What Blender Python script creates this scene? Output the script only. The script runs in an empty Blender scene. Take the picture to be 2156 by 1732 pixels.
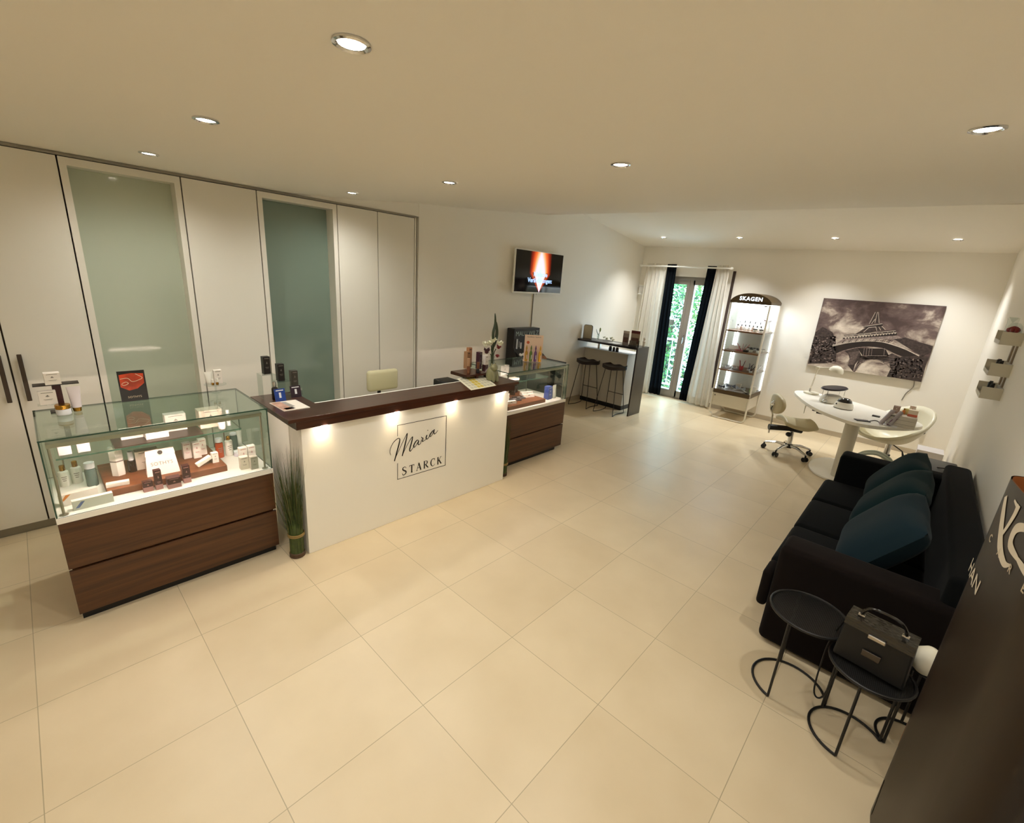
import bpy, bmesh, math, random
from mathutils import Vector, Matrix, Euler
random.seed(7)
PI = math.pi
SC = bpy.context.scene
COL = SC.collection
# ---------------------------------------------------------------- camera
IMG_W, IMG_H, FPX = 2156, 1732, 938.39
CAM_LOC = Vector((0.2368, -2.4157, 1.9042))
CAM_ROT = Euler((1.2832, -0.0688, -0.8156), 'XYZ')
cam = bpy.data.cameras.new('camera')
cam.sensor_width = 36.0
cam.sensor_fit = 'HORIZONTAL'
cam.lens = 36.0 * FPX / IMG_W
cam.clip_start = 0.05
camo = bpy.data.objects.new('camera', cam)
camo.location = CAM_LOC
camo.rotation_euler = CAM_ROT
COL.objects.link(camo)
SC.camera = camo
_R = CAM_ROT.to_matrix()


def ray(u, v):
    return _R @ Vector(((u - IMG_W / 2) / FPX, -(v - IMG_H / 2) / FPX, -1.0))


def pz(u, v, z=0.0):
    d = ray(u, v)
    return CAM_LOC + d * ((z - CAM_LOC.z) / d.z)


def py(u, v, y):
    d = ray(u, v)
    return CAM_LOC + d * ((y - CAM_LOC.y) / d.y)


def px(u, v, x):
    d = ray(u, v)
    return CAM_LOC + d * ((x - CAM_LOC.x) / d.x)


def zat(u, v, x, y):
    d = ray(u, v)
    h = Vector((d.x, d.y))
    t = Vector((x - CAM_LOC.x, y - CAM_LOC.y)).dot(h) / h.dot(h)
    return (CAM_LOC + d * t).z


# ---------------------------------------------------------------- materials
def lin(h):
    h = h.lstrip('#')
    o = []
    for i in (0, 2, 4):
        c = int(h[i:i + 2], 16) / 255.0
        o.append(c / 12.92 if c <= 0.04045 else ((c + 0.055) / 1.055) ** 2.4)
    return (o[0], o[1], o[2], 1.0)


def mat(name, color, rough=0.5, metal=0.0, spec=0.5, emit=None, estr=0.0, trans=0.0, coat=0.0, sheen=0.0, bump=0.0, bscale=200.0, var=0.0, vscale=6.0):
    m = bpy.data.materials.new(name)
    m.use_nodes = True
    nt = m.node_tree
    b = nt.nodes['Principled BSDF']
    c = lin(color) if isinstance(color, str) else (color[0], color[1], color[2], 1)
    b.inputs['Base Color'].default_value = c
    b.inputs['Roughness'].default_value = rough
    b.inputs['Metallic'].default_value = metal
    b.inputs['Specular IOR Level'].default_value = spec
    if coat:
        b.inputs['Coat Weight'].default_value = coat
        b.inputs['Coat Roughness'].default_value = 0.08
    if sheen:
        b.inputs['Sheen Weight'].default_value = sheen
        b.inputs['Sheen Roughness'].default_value = 0.4
    if trans:
        b.inputs['Transmission Weight'].default_value = trans
    if emit is not None:
        b.inputs['Emission Color'].default_value = lin(emit)
        b.inputs['Emission Strength'].default_value = estr
    tc = None
    if bump or var:
        tc = nt.nodes.new('ShaderNodeTexCoord')
    if bump:
        n = nt.nodes.new('ShaderNodeTexNoise')
        n.inputs['Scale'].default_value = bscale
        n.inputs['Detail'].default_value = 3
        bp = nt.nodes.new('ShaderNodeBump')
        bp.inputs['Strength'].default_value = bump
        bp.inputs['Distance'].default_value = 0.002
        nt.links.new(tc.outputs['Object'], n.inputs['Vector'])
        nt.links.new(n.outputs['Fac'], bp.inputs['Height'])
        nt.links.new(bp.outputs['Normal'], b.inputs['Normal'])
    if var:
        n = nt.nodes.new('ShaderNodeTexNoise')
        n.inputs['Scale'].default_value = vscale
        n.inputs['Detail'].default_value = 4
        r = nt.nodes.new('ShaderNodeValToRGB')
        r.color_ramp.elements[0].color = tuple(max(0, x * (1 - var)) for x in c[:3]) + (1,)
        r.color_ramp.elements[1].color = tuple(min(1, x * (1 + var)) for x in c[:3]) + (1,)
        r.color_ramp.elements[0].position = 0.3
        r.color_ramp.elements[1].position = 0.7
        nt.links.new(tc.outputs['Object'], n.inputs['Vector'])
        nt.links.new(n.outputs['Fac'], r.inputs['Fac'])
        nt.links.new(r.outputs['Color'], b.inputs['Base Color'])
    return m


def emat(name, color, strength):
    m = bpy.data.materials.new(name)
    m.use_nodes = True
    nt = m.node_tree
    nt.nodes.clear()
    o = nt.nodes.new('ShaderNodeOutputMaterial')
    e = nt.nodes.new('ShaderNodeEmission')
    e.inputs['Color'].default_value = lin(color)
    e.inputs['Strength'].default_value = strength
    nt.links.new(e.outputs[0], o.inputs[0])
    return m


def glassmat(name, tint='#f3f9f6', ior=1.45, rough=0.0):
    m = bpy.data.materials.new(name)
    m.use_nodes = True
    nt = m.node_tree
    nt.nodes.clear()
    o = nt.nodes.new('ShaderNodeOutputMaterial')
    mx = nt.nodes.new('ShaderNodeMixShader')
    lw = nt.nodes.new('ShaderNodeLayerWeight')
    lw.inputs['Blend'].default_value = 0.5
    pw = nt.nodes.new('ShaderNodeMath')
    pw.operation = 'POWER'
    pw.inputs[1].default_value = 4.0
    nt.links.new(lw.outputs['Facing'], pw.inputs[0])
    f = nt.nodes.new('ShaderNodeMapRange')
    f0 = ((ior - 1) / (ior + 1)) ** 2
    f.inputs['To Min'].default_value = f0
    f.inputs['To Max'].default_value = 0.75
    nt.links.new(pw.outputs[0], f.inputs['Value'])
    t = nt.nodes.new('ShaderNodeBsdfTransparent')
    t.inputs['Color'].default_value = lin(tint)
    g = nt.nodes.new('ShaderNodeBsdfGlossy')
    g.inputs['Roughness'].default_value = rough
    g.inputs['Color'].default_value = (1, 1, 1, 1)
    nt.links.new(f.outputs[0], mx.inputs[0])
    nt.links.new(t.outputs[0], mx.inputs[1])
    nt.links.new(g.outputs[0], mx.inputs[2])
    nt.links.new(mx.outputs[0], o.inputs[0])
    return m


def woodmat(name, c0, c1, axis, rough=0.35, scale=1.0, coat=0.0):
    """grain runs along axis 0/1/2 of the object's own coordinates"""
    m = bpy.data.materials.new(name)
    m.use_nodes = True
    nt = m.node_tree
    b = nt.nodes['Principled BSDF']
    tc = nt.nodes.new('ShaderNodeTexCoord')
    mp = nt.nodes.new('ShaderNodeMapping')
    s = [22.0 * scale] * 3
    s[axis] = 0.8 * scale
    mp.inputs['Scale'].default_value = s
    n = nt.nodes.new('ShaderNodeTexNoise')
    n.inputs['Scale'].default_value = 1.6
    n.inputs['Detail'].default_value = 8
    n.inputs['Roughness'].default_value = 0.62
    n.inputs['Distortion'].default_value = 0.5
    r = nt.nodes.new('ShaderNodeValToRGB')
    r.color_ramp.elements[0].color = lin(c0)
    r.color_ramp.elements[1].color = lin(c1)
    r.color_ramp.elements[0].position = 0.32
    r.color_ramp.elements[1].position = 0.7
    nt.links.new(tc.outputs['Object'], mp.inputs['Vector'])
    nt.links.new(mp.outputs[0], n.inputs['Vector'])
    nt.links.new(n.outputs['Fac'], r.inputs['Fac'])
    nt.links.new(r.outputs['Color'], b.inputs['Base Color'])
    b.inputs['Roughness'].default_value = rough
    if coat:
        b.inputs['Coat Weight'].default_value = coat
    return m


def curtainmat(name, color, trans):
    m = bpy.data.materials.new(name)
    m.use_nodes = True
    nt = m.node_tree
    nt.nodes.clear()
    o = nt.nodes.new('ShaderNodeOutputMaterial')
    mx = nt.nodes.new('ShaderNodeMixShader')
    mx.inputs[0].default_value = trans
    d = nt.nodes.new('ShaderNodeBsdfDiffuse')
    t = nt.nodes.new('ShaderNodeBsdfTranslucent')
    d.inputs['Color'].default_value = lin(color)
    t.inputs['Color'].default_value = lin(color)
    nt.links.new(d.outputs[0], mx.inputs[1])
    nt.links.new(t.outputs[0], mx.inputs[2])
    nt.links.new(mx.outputs[0], o.inputs[0])
    return m


# ---------------------------------------------------------------- mesh builder
class MB:
    def __init__(s):
        s.v, s.f, s.m = [], [], []

    def add(s, vs, fs, m=0):
        b = len(s.v)
        s.v.extend([tuple(p) for p in vs])
        for f in fs:
            s.f.append(tuple(i + b for i in f))
            s.m.append(m)
        return s

    def merge(s, o, M=None, m=None):
        b = len(s.v)
        s.v.extend([tuple(M @ Vector(p)) if M else p for p in o.v])
        for f, k in zip(o.f, o.m):
            s.f.append(tuple(i + b for i in f))
            s.m.append(k if m is None else m)
        return s

    def box(s, x0, y0, z0, x1, y1, z1, m=0):
        if x0 > x1: x0, x1 = x1, x0
        if y0 > y1: y0, y1 = y1, y0
        if z0 > z1: z0, z1 = z1, z0
        vs = [(x0, y0, z0), (x1, y0, z0), (x1, y1, z0), (x0, y1, z0), (x0, y0, z1), (x1, y0, z1), (x1, y1, z1), (x0, y1, z1)]
        return s.add(vs, [(0, 3, 2, 1), (4, 5, 6, 7), (0, 1, 5, 4), (1, 2, 6, 5), (2, 3, 7, 6), (3, 0, 4, 7)], m)

    def rbox(s, x0, y0, z0, x1, y1, z1, r=0.01, seg=3, m=0):
        bm = bmesh.new()
        bmesh.ops.create_cube(bm, size=1.0)
        for v in bm.verts:
            v.co = Vector((x0 + (v.co.x + .5) * (x1 - x0), y0 + (v.co.y + .5) * (y1 - y0), z0 + (v.co.z + .5) * (z1 - z0)))
        bmesh.ops.bevel(bm, geom=list(bm.edges), offset=r, segments=seg, profile=0.5, affect='EDGES')
        bm.verts.index_update()
        s.add([v.co[:] for v in bm.verts], [[v.index for v in f.verts] for f in bm.faces], m)
        bm.free()
        return s

    def tube(s, pts, r, n=10, m=0, closed=False, cap=True):
        pts = [Vector(p) for p in pts]
        N = len(pts)
        rs = r if isinstance(r, (list, tuple)) else [r] * N
        b = len(s.v)
        up = None
        for i, p in enumerate(pts):
            if closed:
                t = (pts[(i + 1) % N] - pts[i - 1])
            else:
                t = pts[min(i + 1, N - 1)] - pts[max(i - 1, 0)]
            if t.length < 1e-9: t = Vector((0, 0, 1))
            t.normalize()
            if up is None:
                up = Vector((0, 0, 1)) if abs(t.z) < 0.9 else Vector((1, 0, 0))
            a = t.cross(up)
            if a.length < 1e-6:
                a = t.orthogonal()
            a.normalize()
            c = a.cross(t).normalized()
            up = c
            for k in range(n):
                w = 2 * PI * k / n
                s.v.append(tuple(p + (a * math.cos(w) + c * math.sin(w)) * rs[i]))
        M = N if closed else N - 1
        for i in range(M):
            j = (i + 1) % N
            for k in range(n):
                k2 = (k + 1) % n
                s.f.append((b + i * n + k, b + i * n + k2, b + j * n + k2, b + j * n + k))
                s.m.append(m)
        if cap and not closed:
            s.f.append(tuple(b + k for k in reversed(range(n)))); s.m.append(m)
            s.f.append(tuple(b + (N - 1) * n + k for k in range(n))); s.m.append(m)
        return s

    def lathe(s, prof, c=(0, 0, 0), n=20, m=0, sx=1.0, sy=1.0, caps=True):
        b = len(s.v)
        for r, z in prof:
            for k in range(n):
                w = 2 * PI * k / n
                s.v.append((c[0] + r * sx * math.cos(w), c[1] + r * sy * math.sin(w), c[2] + z))
        for i in range(len(prof) - 1):
            for k in range(n):
                k2 = (k + 1) % n
                s.f.append((b + i * n + k, b + i * n + k2, b + (i + 1) * n + k2, b + (i + 1) * n + k))
                s.m.append(m)
        if caps and prof[0][0] > 1e-5:
            s.f.append(tuple(b + k for k in reversed(range(n)))); s.m.append(m)
        if caps and prof[-1][0] > 1e-5:
            e = b + (len(prof) - 1) * n
            s.f.append(tuple(e + k for k in range(n))); s.m.append(m)
        return s

    def prism(s, poly, z0, z1, m=0, ax=2):
        """poly: 2-d outline, counter-clockwise; extruded along axis ax"""
        n = len(poly)

        def P(a, b, c):
            return (a, b, c) if ax == 2 else ((a, c, b) if ax == 1 else (c, a, b))
        vs = [P(a, b, z0) for a, b in poly] + [P(a, b, z1) for a, b in poly]
        fs = [tuple(reversed(range(n))), tuple(range(n, 2 * n))]
        fs += [(i, (i + 1) % n, n + (i + 1) % n, n + i) for i in range(n)]
        return s.add(vs, fs, m)

    def grid(s, fn, nu, nv, m=0, cu=False):
        b = len(s.v)
        for i in range(nu + 1):
            for j in range(nv + 1):
                s.v.append(tuple(fn(i / nu, j / nv)))
        for i in range(nu):
            for j in range(nv):
                s.f.append((b + i * (nv + 1) + j, b + (i + 1) * (nv + 1) + j, b + (i + 1) * (nv + 1) + j + 1, b + i * (nv + 1) + j + 1))
                s.m.append(m)
        return s

    def ell(s, c, rx, ry, rz, n=16, k=10, m=0, p=1.0):
        """ellipsoid, p<1 makes it boxier"""
        def sg(x):
            return math.copysign(abs(x) ** p, x)
        b = len(s.v)
        for i in range(k + 1):
            a = -PI / 2 + PI * i / k
            for j in range(n):
                w = 2 * PI * j / n
                s.v.append((c[0] + rx * sg(math.cos(a)) * sg(math.cos(w)), c[1] + ry * sg(math.cos(a)) * sg(math.sin(w)), c[2] + rz * sg(math.sin(a))))
        for i in range(k):
            for j in range(n):
                j2 = (j + 1) % n
                s.f.append((b + i * n + j, b + i * n + j2, b + (i + 1) * n + j2, b + (i + 1) * n + j))
                s.m.append(m)
        return s

    def build(s, name, mats, parent=None, smooth=False, loc=None, rz=0.0, rot=None, world=False, solid=0.0, subd=0, bevel=0.0):
        if world and parent is not None:
            off = parent.location
            s.v = [(p[0] - off.x, p[1] - off.y, p[2] - off.z) for p in s.v]
        me = bpy.data.meshes.new(name)
        me.from_pydata(s.v, [], s.f)
        if not isinstance(mats, (list, tuple)): mats = [mats]
        for k in mats: me.materials.append(k)
        me.polygons.foreach_set('material_index', s.m)
        bm = bmesh.new(); bm.from_mesh(me)
        bmesh.ops.remove_doubles(bm, verts=bm.verts, dist=1e-6)
        bmesh.ops.recalc_face_normals(bm, faces=bm.faces)
        bm.to_mesh(me); bm.free()
        if smooth:
            me.polygons.foreach_set('use_smooth', [True] * len(me.polygons))
            try: me.set_sharp_from_angle(angle=math.radians(40))
            except Exception: pass
        me.update()
        o = bpy.data.objects.new(name, me)
        COL.objects.link(o)
        if loc is not None: o.location = loc
        if rot is not None: o.rotation_euler = rot
        elif rz: o.rotation_euler = (0, 0, rz)
        if parent is not None: o.parent = parent
        if bevel:
            md = o.modifiers.new('bevel', 'BEVEL'); md.width = bevel; md.segments = 2; md.limit_method = 'ANGLE'
        if solid:
            md = o.modifiers.new('solid', 'SOLIDIFY'); md.thickness = solid; md.offset = 0
        if subd:
            md = o.modifiers.new('subd', 'SUBSURF'); md.levels = subd; md.render_levels = subd
        return o


def tag(o, label, cat, group=None):
    o['label'] = label
    o['category'] = cat
    if group: o['group'] = group
    return o


def thing(name, label, cat, loc=(0, 0, 0), rz=0.0, group=None):
    o = bpy.data.objects.new(name, None)
    o.empty_display_size = 0.1
    COL.objects.link(o)
    o.location = loc
    o.rotation_euler = (0, 0, rz)
    return tag(o, label, cat, group)


def struct(name, mb, mats, **k):
    o = mb.build(name, mats, **k)
    o['kind'] = 'structure'
    return o


def kids(o):
    return [c for c in bpy.data.objects if c.parent == o]


def dup(o, loc, rz=None, label=None, group=None):
    def cp(a, par):
        c = a.copy()
        COL.objects.link(c)
        if par is not None: c.parent = par
        for ch in kids(a): cp(ch, c)
        return c
    r = cp(o, None)
    r.location = loc
    if rz is not None: r.rotation_euler = (0, 0, rz)
    if label: r['label'] = label
    if group: r['group'] = group
    return r


def crv(pts, k=8, closed=False):
    """Catmull-Rom through points (any dimension)"""
    P = [Vector(p) for p in pts]
    n = len(P)
    out = []
    rng = range(n if closed else n - 1)
    for i in rng:
        if closed:
            a, b, c, d = P[i - 1], P[i], P[(i + 1) % n], P[(i + 2) % n]
        else:
            a, b, c, d = P[max(i - 1, 0)], P[i], P[i + 1], P[min(i + 2, n - 1)]
        for j in range(k):
            t = j / k
            out.append(0.5 * ((2 * b) + (c - a) * t + (2 * a - 5 * b + 4 * c - d) * t * t + (3 * b - a - 3 * c + d) * t ** 3))
    if not closed: out.append(P[-1])
    return out


def ribbon(pts, w, T, m=0, mb=None):
    """flat stroke along 2-d points with width(s) w, mapped to 3-d by T(a, b)"""
    mb = mb or MB()
    P = [Vector(p) for p in pts]
    n = len(P)
    ws = w if isinstance(w, (list, tuple)) else [w] * n
    vs = []
    for i in range(n):
        t = P[min(i + 1, n - 1)] - P[max(i - 1, 0)]
        if t.length < 1e-9: t = Vector((1, 0))
        t.normalize()
        nn = Vector((-t.y, t.x)) * ws[i] * 0.5
        vs += [T(*(P[i] + nn)), T(*(P[i] - nn))]
    fs = [(2 * i, 2 * i + 1, 2 * i + 3, 2 * i + 2) for i in range(n - 1)]
    return mb.add(vs, fs, m)


def text_mb(txt, size, T, m=0, bold=0.0, ax='CENTER', mb=None, shear=0.0, sp=1.0):
    """flat lettering, mapped to 3-d by T(a, b)"""
    mb = mb or MB()
    cu = bpy.data.curves.new('t', 'FONT')
    cu.body = txt
    cu.size = size
    cu.align_x = ax
    cu.align_y = 'CENTER'
    cu.offset = bold
    cu.shear = shear
    cu.space_character = sp
    cu.resolution_u = 3
    o = bpy.data.objects.new('t', cu)
    COL.objects.link(o)
    bpy.context.view_layer.update()
    me = bpy.data.meshes.new_from_object(o.evaluated_get(bpy.context.evaluated_depsgraph_get()))
    mb.add([T(v.co.x, v.co.y) for v in me.vertices], [list(p.vertices) for p in me.polygons], m)
    bpy.data.objects.remove(o)
    bpy.data.curves.remove(cu)
    bpy.data.meshes.remove(me)
    return mb


# ---------------------------------------------------------------- shared materials
M_wall = mat('wall_paint', '#f0ece3', 0.65, bump=0.08, bscale=350)
M_ceil = mat('ceiling_paint', '#f1ece2', 0.75, bump=0.05, bscale=300)
M_ward = mat('wardrobe_laminate', '#e2ded3', 0.3)
M_trimg = mat('grey_aluminium_trim', '#8d887c', 0.4, 0.6)
M_gap = mat('dark_joint', '#5d564c', 0.7)
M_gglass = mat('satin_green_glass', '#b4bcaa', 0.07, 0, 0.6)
M_gglass2 = mat('satin_green_glass_darker', '#75857a', 0.07, 0, 0.6)  # same glass in a darker tone, for the right-hand panel
M_walnut = woodmat('walnut_veneer', '#3d2310', '#5f3a1d', 0, 0.42)
M_traywood = woodmat('tray_wood', '#6b3a1c', '#8a5230', 0, 0.4)
M_cwood = woodmat('dark_counter_wood', '#2c130a', '#47210f', 0, 0.28, coat=0.2)
M_black = mat('black_plinth', '#0a0808', 0.5)
M_white = mat('white_lacquer', '#efece3', 0.35)
M_whitep = mat('white_plastic', '#f0efe9', 0.3)
M_glass = glassmat('clear_glass')
M_acryl = glassmat('clear_acrylic', '#f4f7f6', 1.35)
M_gedge = mat('glass_edge_green', '#2c4a3c', 0.15)
M_chrome = mat('chrome', '#d8d8d8', 0.12, 1.0)
M_hand = mat('dark_bronze_handle', '#4a4038', 0.4, 0.7)
M_steel = mat('brushed_steel', '#b9b2a8', 0.3, 1.0)
M_bmetal = mat('black_powdercoat', '#0d0b0a', 0.45)
M_gold = mat('gold_cap', '#b98a3a', 0.25, 1.0)
M_carton = mat('white_carton', '#f3ebe2', 0.55)
M_cartshade = mat('cream_carton', '#e9dccb', 0.55)
M_burg = mat('burgundy_carton', '#3f1418', 0.4)
M_pink = mat('dusty_pink_carton', '#c98f8c', 0.5)
M_bcard = mat('black_carton', '#15110f', 0.4)
M_print = mat('grey_print', '#7d756c', 0.6)
M_printd = mat('dark_print', '#2b2320', 0.6)
M_ink = mat('black_ink', '#120d0b', 0.5)
M_led = emat('case_led', '#ffdcd0', 120.0)
M_ledc = emat('cool_led', '#eef6ff', 16.0)
M_bulb = emat('downlight_lens', '#fff0dc', 60.0)
# ================================================================ room shell
X0, X1, Y0, Y1 = -2.6, 8.2, -2.91, 1.8


def ceil_z(x, y):
    k = [(-9, 0.0), (1.9, 0.0), (2.5, 0.045), (3.2, 0.125), (4.0, 0.185), (4.6, 0.24), (5.34, 0.315)]
    h = 0.315
    for (a, p), (b, q) in zip(k, k[1:]):
        if a <= x <= b:
            h = p + (q - p) * (x - a) / (b - a)
            break
    return 2.47 + h * (0.68 + 0.32 * (y + 2.7) / 4.5)


def far_z(x, y):
    return 2.625 + 0.127 * (X1 - x) + (y + 0.5) * 0.012


# floor tiles, 0.60 x 0.5625 m grid
mf = bpy.data.materials.new('floor_tile'); mf.use_nodes = True
nt = mf.node_tree; b = nt.nodes['Principled BSDF']
tc = nt.nodes.new('ShaderNodeTexCoord'); sp = nt.nodes.new('ShaderNodeSeparateXYZ')
nt.links.new(tc.outputs['Object'], sp.inputs[0])


def _m(op, a, bb=None, c=None):
    n = nt.nodes.new('ShaderNodeMath'); n.operation = op
    for i, x in enumerate((a, bb, c)):
        if x is None: continue
        if isinstance(x, (int, float)): n.inputs[i].default_value = x
        else: nt.links.new(x, n.inputs[i])
    return n.outputs[0]


def _line(o, size):
    q = _m('DIVIDE', o, size)
    d = _m('ABSOLUTE', _m('SUBTRACT', q, _m('ROUND', q)))
    return _m('LESS_THAN', _m('MULTIPLY', d, size), 0.0016)


ln = _m('MAXIMUM', _line(sp.outputs['X'], 0.6), _line(sp.outputs['Y'], 0.5625))
cx = _m('FLOOR', _m('DIVIDE', sp.outputs['X'], 0.6)); cy = _m('FLOOR', _m('DIVIDE', sp.outputs['Y'], 0.5625))
cmb = nt.nodes.new('ShaderNodeCombineXYZ'); nt.links.new(cx, cmb.inputs[0]); nt.links.new(cy, cmb.inputs[1])
wn = nt.nodes.new('ShaderNodeTexWhiteNoise'); nt.links.new(cmb.outputs[0], wn.inputs['Vector'])
nz = nt.nodes.new('ShaderNodeTexNoise'); nz.inputs['Scale'].default_value = 3.0; nz.inputs['Detail'].default_value = 6
nt.links.new(tc.outputs['Object'], nz.inputs['Vector'])
v = _m('ADD', _m('MULTIPLY', wn.outputs['Value'], 0.25), _m('MULTIPLY', nz.outputs['Fac'], 0.75))
rp = nt.nodes.new('ShaderNodeValToRGB')
rp.color_ramp.elements[0].color = lin('#cbb999'); rp.color_ramp.elements[1].color = lin('#d8c7a8')
rp.color_ramp.elements[0].position = 0.25; rp.color_ramp.elements[1].position = 0.75
nt.links.new(v, rp.inputs['Fac'])
mx = nt.nodes.new('ShaderNodeMix'); mx.data_type = 'RGBA'
nt.links.new(ln, mx.inputs['Factor']); nt.links.new(rp.outputs['Color'], mx.inputs[6]); mx.inputs[7].default_value = lin('#a89a7e')
nt.links.new(mx.outputs[2], b.inputs['Base Color'])
rg = _m('ADD', _m('MULTIPLY', nz.outputs['Fac'], 0.12), 0.30)
nt.links.new(rg, b.inputs['Roughness'])
b.inputs['Specular IOR Level'].default_value = 0.42
bpn = nt.nodes.new('ShaderNodeBump'); bpn.inputs['Strength'].default_value = 0.5; bpn.inputs['Distance'].default_value = 0.001
nt.links.new(_m('SUBTRACT', 1.0, ln), bpn.inputs['Height']); nt.links.new(bpn.outputs[0], b.inputs['Normal'])
struct('floor', MB().box(X0 - .2, Y0 - .2, -0.1, X1 + .3, 2.3, 0.0), mf)

# ceilings: lower one rises gently to its edge, the one behind slopes down to the back wall
xs = [X0 - .1, 0, 1.0, 1.9, 2.2, 2.5, 2.8, 3.2, 3.6, 4.0, 4.3, 4.6, 5.0, 5.34]
cm = MB()
cm.grid(lambda a, c: (xs[round(a * (len(xs) - 1))], Y0 - .15 + c * (2.3 - Y0), ceil_z(xs[round(a * (len(xs) - 1))], Y0 - .15 + c * (2.3 - Y0))), len(xs) - 1, 6)
cm.box(X0 - .1, Y0 - .15, 3.25, 5.34, 2.3, 3.35)
cm.add([(5.34, Y0 - .15, ceil_z(5.34, Y0 - .15)), (5.34, 2.15, ceil_z(5.34, 2.15)), (5.34, 2.15, 3.3), (5.34, Y0 - .15, 3.3)], [(0, 1, 2, 3)])
struct('ceiling', cm, M_ceil, smooth=True)
cm = MB()
cm.grid(lambda a, c: (5.3 + a * (X1 + .05 - 5.3), Y0 - .15 + c * 5.0, far_z(5.3 + a * (X1 + .05 - 5.3), Y0 - .15 + c * 5.0)), 3, 3)
cm.box(5.3, Y0 - .15, 3.3, X1 + .3, 2.1, 3.35)
struct('ceiling_back', cm, M_ceil)

# walls
w = MB()
w.box(X0 - .1, 2.02, 0, 3.23, 2.15, 3.3)          # behind the wardrobe
w.box(3.23, 1.8, 0, X1 + .1, 2.15, 3.3)
w.box(X0 - .1, 1.803, 2.469, 3.23, 2.02, 3.3)
struct('wall_left', w, M_wall)
struct('wall_right', MB().box(X0 - .1, Y0 - .15, 0, X1 + .1, Y0, 3.3), M_wall)
w = MB()
DY0, DY1, DZ = 0.44, 1.27, 2.16                   # balcony door opening
w.box(X1, Y0 - .1, 0, X1 + .22, DY0, 3.3)
w.box(X1, DY1, 0, X1 + .22, 2.1, 3.3)
w.box(X1, DY0, DZ, X1 + .22, DY1, 3.3)
struct('wall_back', w, M_wall)
struct('wall_front', MB().box(X0 - .15, Y0 - .1, 0, X0, 2.1, 3.3), M_wall)
M_base = mat('baseboard_tile', '#b9ae9b', 0.45)
struct('baseboard_back', MB().box(X1 - .012, Y0 + .012, 0, X1, DY0 - .06, 0.072).box(X1 - .012, DY1 + .06, 0, X1, Y1 - .012, .072), M_base)
struct('baseboard_left', MB().box(3.25, Y1 - .012, 0, X1 - .012, Y1, 0.072), M_base)
struct('baseboard_right', MB().box(X0, Y0, 0, X1 - .012, Y0 + .012, 0.072), M_base)

# ------------------------------------------------ balcony door (two leaves)
M_frame = mat('grey_window_frame', '#8f8981', 0.4)
M_pane = glassmat('window_pane', '#f2f8f6', 1.3)
dr = thing('door_1', 'tall grey-framed glass balcony door between the curtains, garden green behind it', 'door', (X1 + .06, (DY0 + DY1) / 2, 0))
dr['kind'] = 'structure'
f = MB()
xa, xb = X1 + .03, X1 + .10
f.box(xa, DY0, 0, xb, DY0 + .045, DZ).box(xa, DY1 - .045, 0, xb, DY1, DZ).box(xa, DY0 + .045, DZ - .05, xb, DY1 - .045, DZ).box(xa, DY0 + .045, 0, xb, DY1 - .045, .03)
f.build('door_frame', M_frame, dr, world=True)
YM = 0.855
for k, (a, c) in enumerate(((YM, DY1 - .045), (DY0 + .045, YM - .003))):
    l = MB(); s = .052 if k == 0 else .088
    xl, xr = xa - .012, xb - .01
    l.box(xl, a, .032, xr, a + (.05 if k == 0 else .06), DZ - .052)
    l.box(xl, c - (.06 if k == 0 else .088), .032, xr, c, DZ - .052)
    l.box(xl, a + .05, .032, xr, c - .06, .145).box(xl, a + .05, DZ - .13, xr, c - .06, DZ - .052)
    lf = l.build('door_leaf', M_frame, dr, world=True)
    p = MB().box(xa + .02, a + .05, .145, xa + .026, c - .06, DZ - .13).build('pane', M_pane)
    p.parent = lf; p.data.transform(Matrix.Translation(-dr.location))
    if k == 1:
        h = MB().rbox(xl - .008, c - .062, 1.03, xl - .0005, c - .034, 1.17, .003).tube([(xl - .008, c - .048, 1.13), (xl - .05, c - .048, 1.13), (xl - .052, c - .048, 1.02)], .009)
        h = h.build('handle', M_chrome); h.parent = lf; h.data.transform(Matrix.Translation(-dr.location))

# ------------------------------------------------ built-in wardrobe along the left wall
WY = 1.795
XW = X0 + .012
wd = thing('built_in_wardrobe', 'long white built-in wardrobe wall with two tall green glass panels reaching the ceiling', 'wardrobe', (1.4, 1.9, 0))
c = MB()
c.box(XW, 1.83, .06, .525, 1.99, 2.44).box(1.158, 1.83, .06, 1.66, 1.99, 2.44).box(2.329, 1.83, .06, 3.185, 1.99, 2.44)
c.build('carcass', M_gap, wd, world=True)
MB().box(XW, WY - .004, 2.450, 3.195, 2.0, 2.468).build('top_trim', M_trimg, wd, world=True)
MB().box(3.176, WY, 0, 3.191, 1.99, 2.45).build('end_trim', M_ward, wd, world=True)
MB().box(XW, 1.815, .001, 3.17, 1.99, .06).build('plinth', M_trimg, wd, world=True)
G = 0.005
for i, (a, bb) in enumerate(((-2.55, -1.9), (-1.9, -1.2), (-1.2, -.55), (-.55, .118), (.118, .525), (1.158, 1.66), (2.329, 2.741), (2.741, 3.172))):
    d = MB().box(a + G / 2 + .002, WY, .065, bb - G / 2 - .002, 1.828, 2.446).build('door_panel', M_ward, wd, world=True)
    hx = None
    if i == 3: hx = .079
    if i == 4: hx = .167
    if hx is not None:
        h = MB().rbox(hx - .011, WY - .04, .93, hx + .011, WY - .022, 1.235, .003)
        h.box(hx - .006, WY - .023, .96, hx + .006, WY - .0005, .975).box(hx - .006, WY - .023, 1.19, hx + .006, WY - .0005, 1.205)
        h = h.build('handle', M_hand); h.parent = d; h.data.transform(Matrix.Translation(-wd.location))
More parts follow.
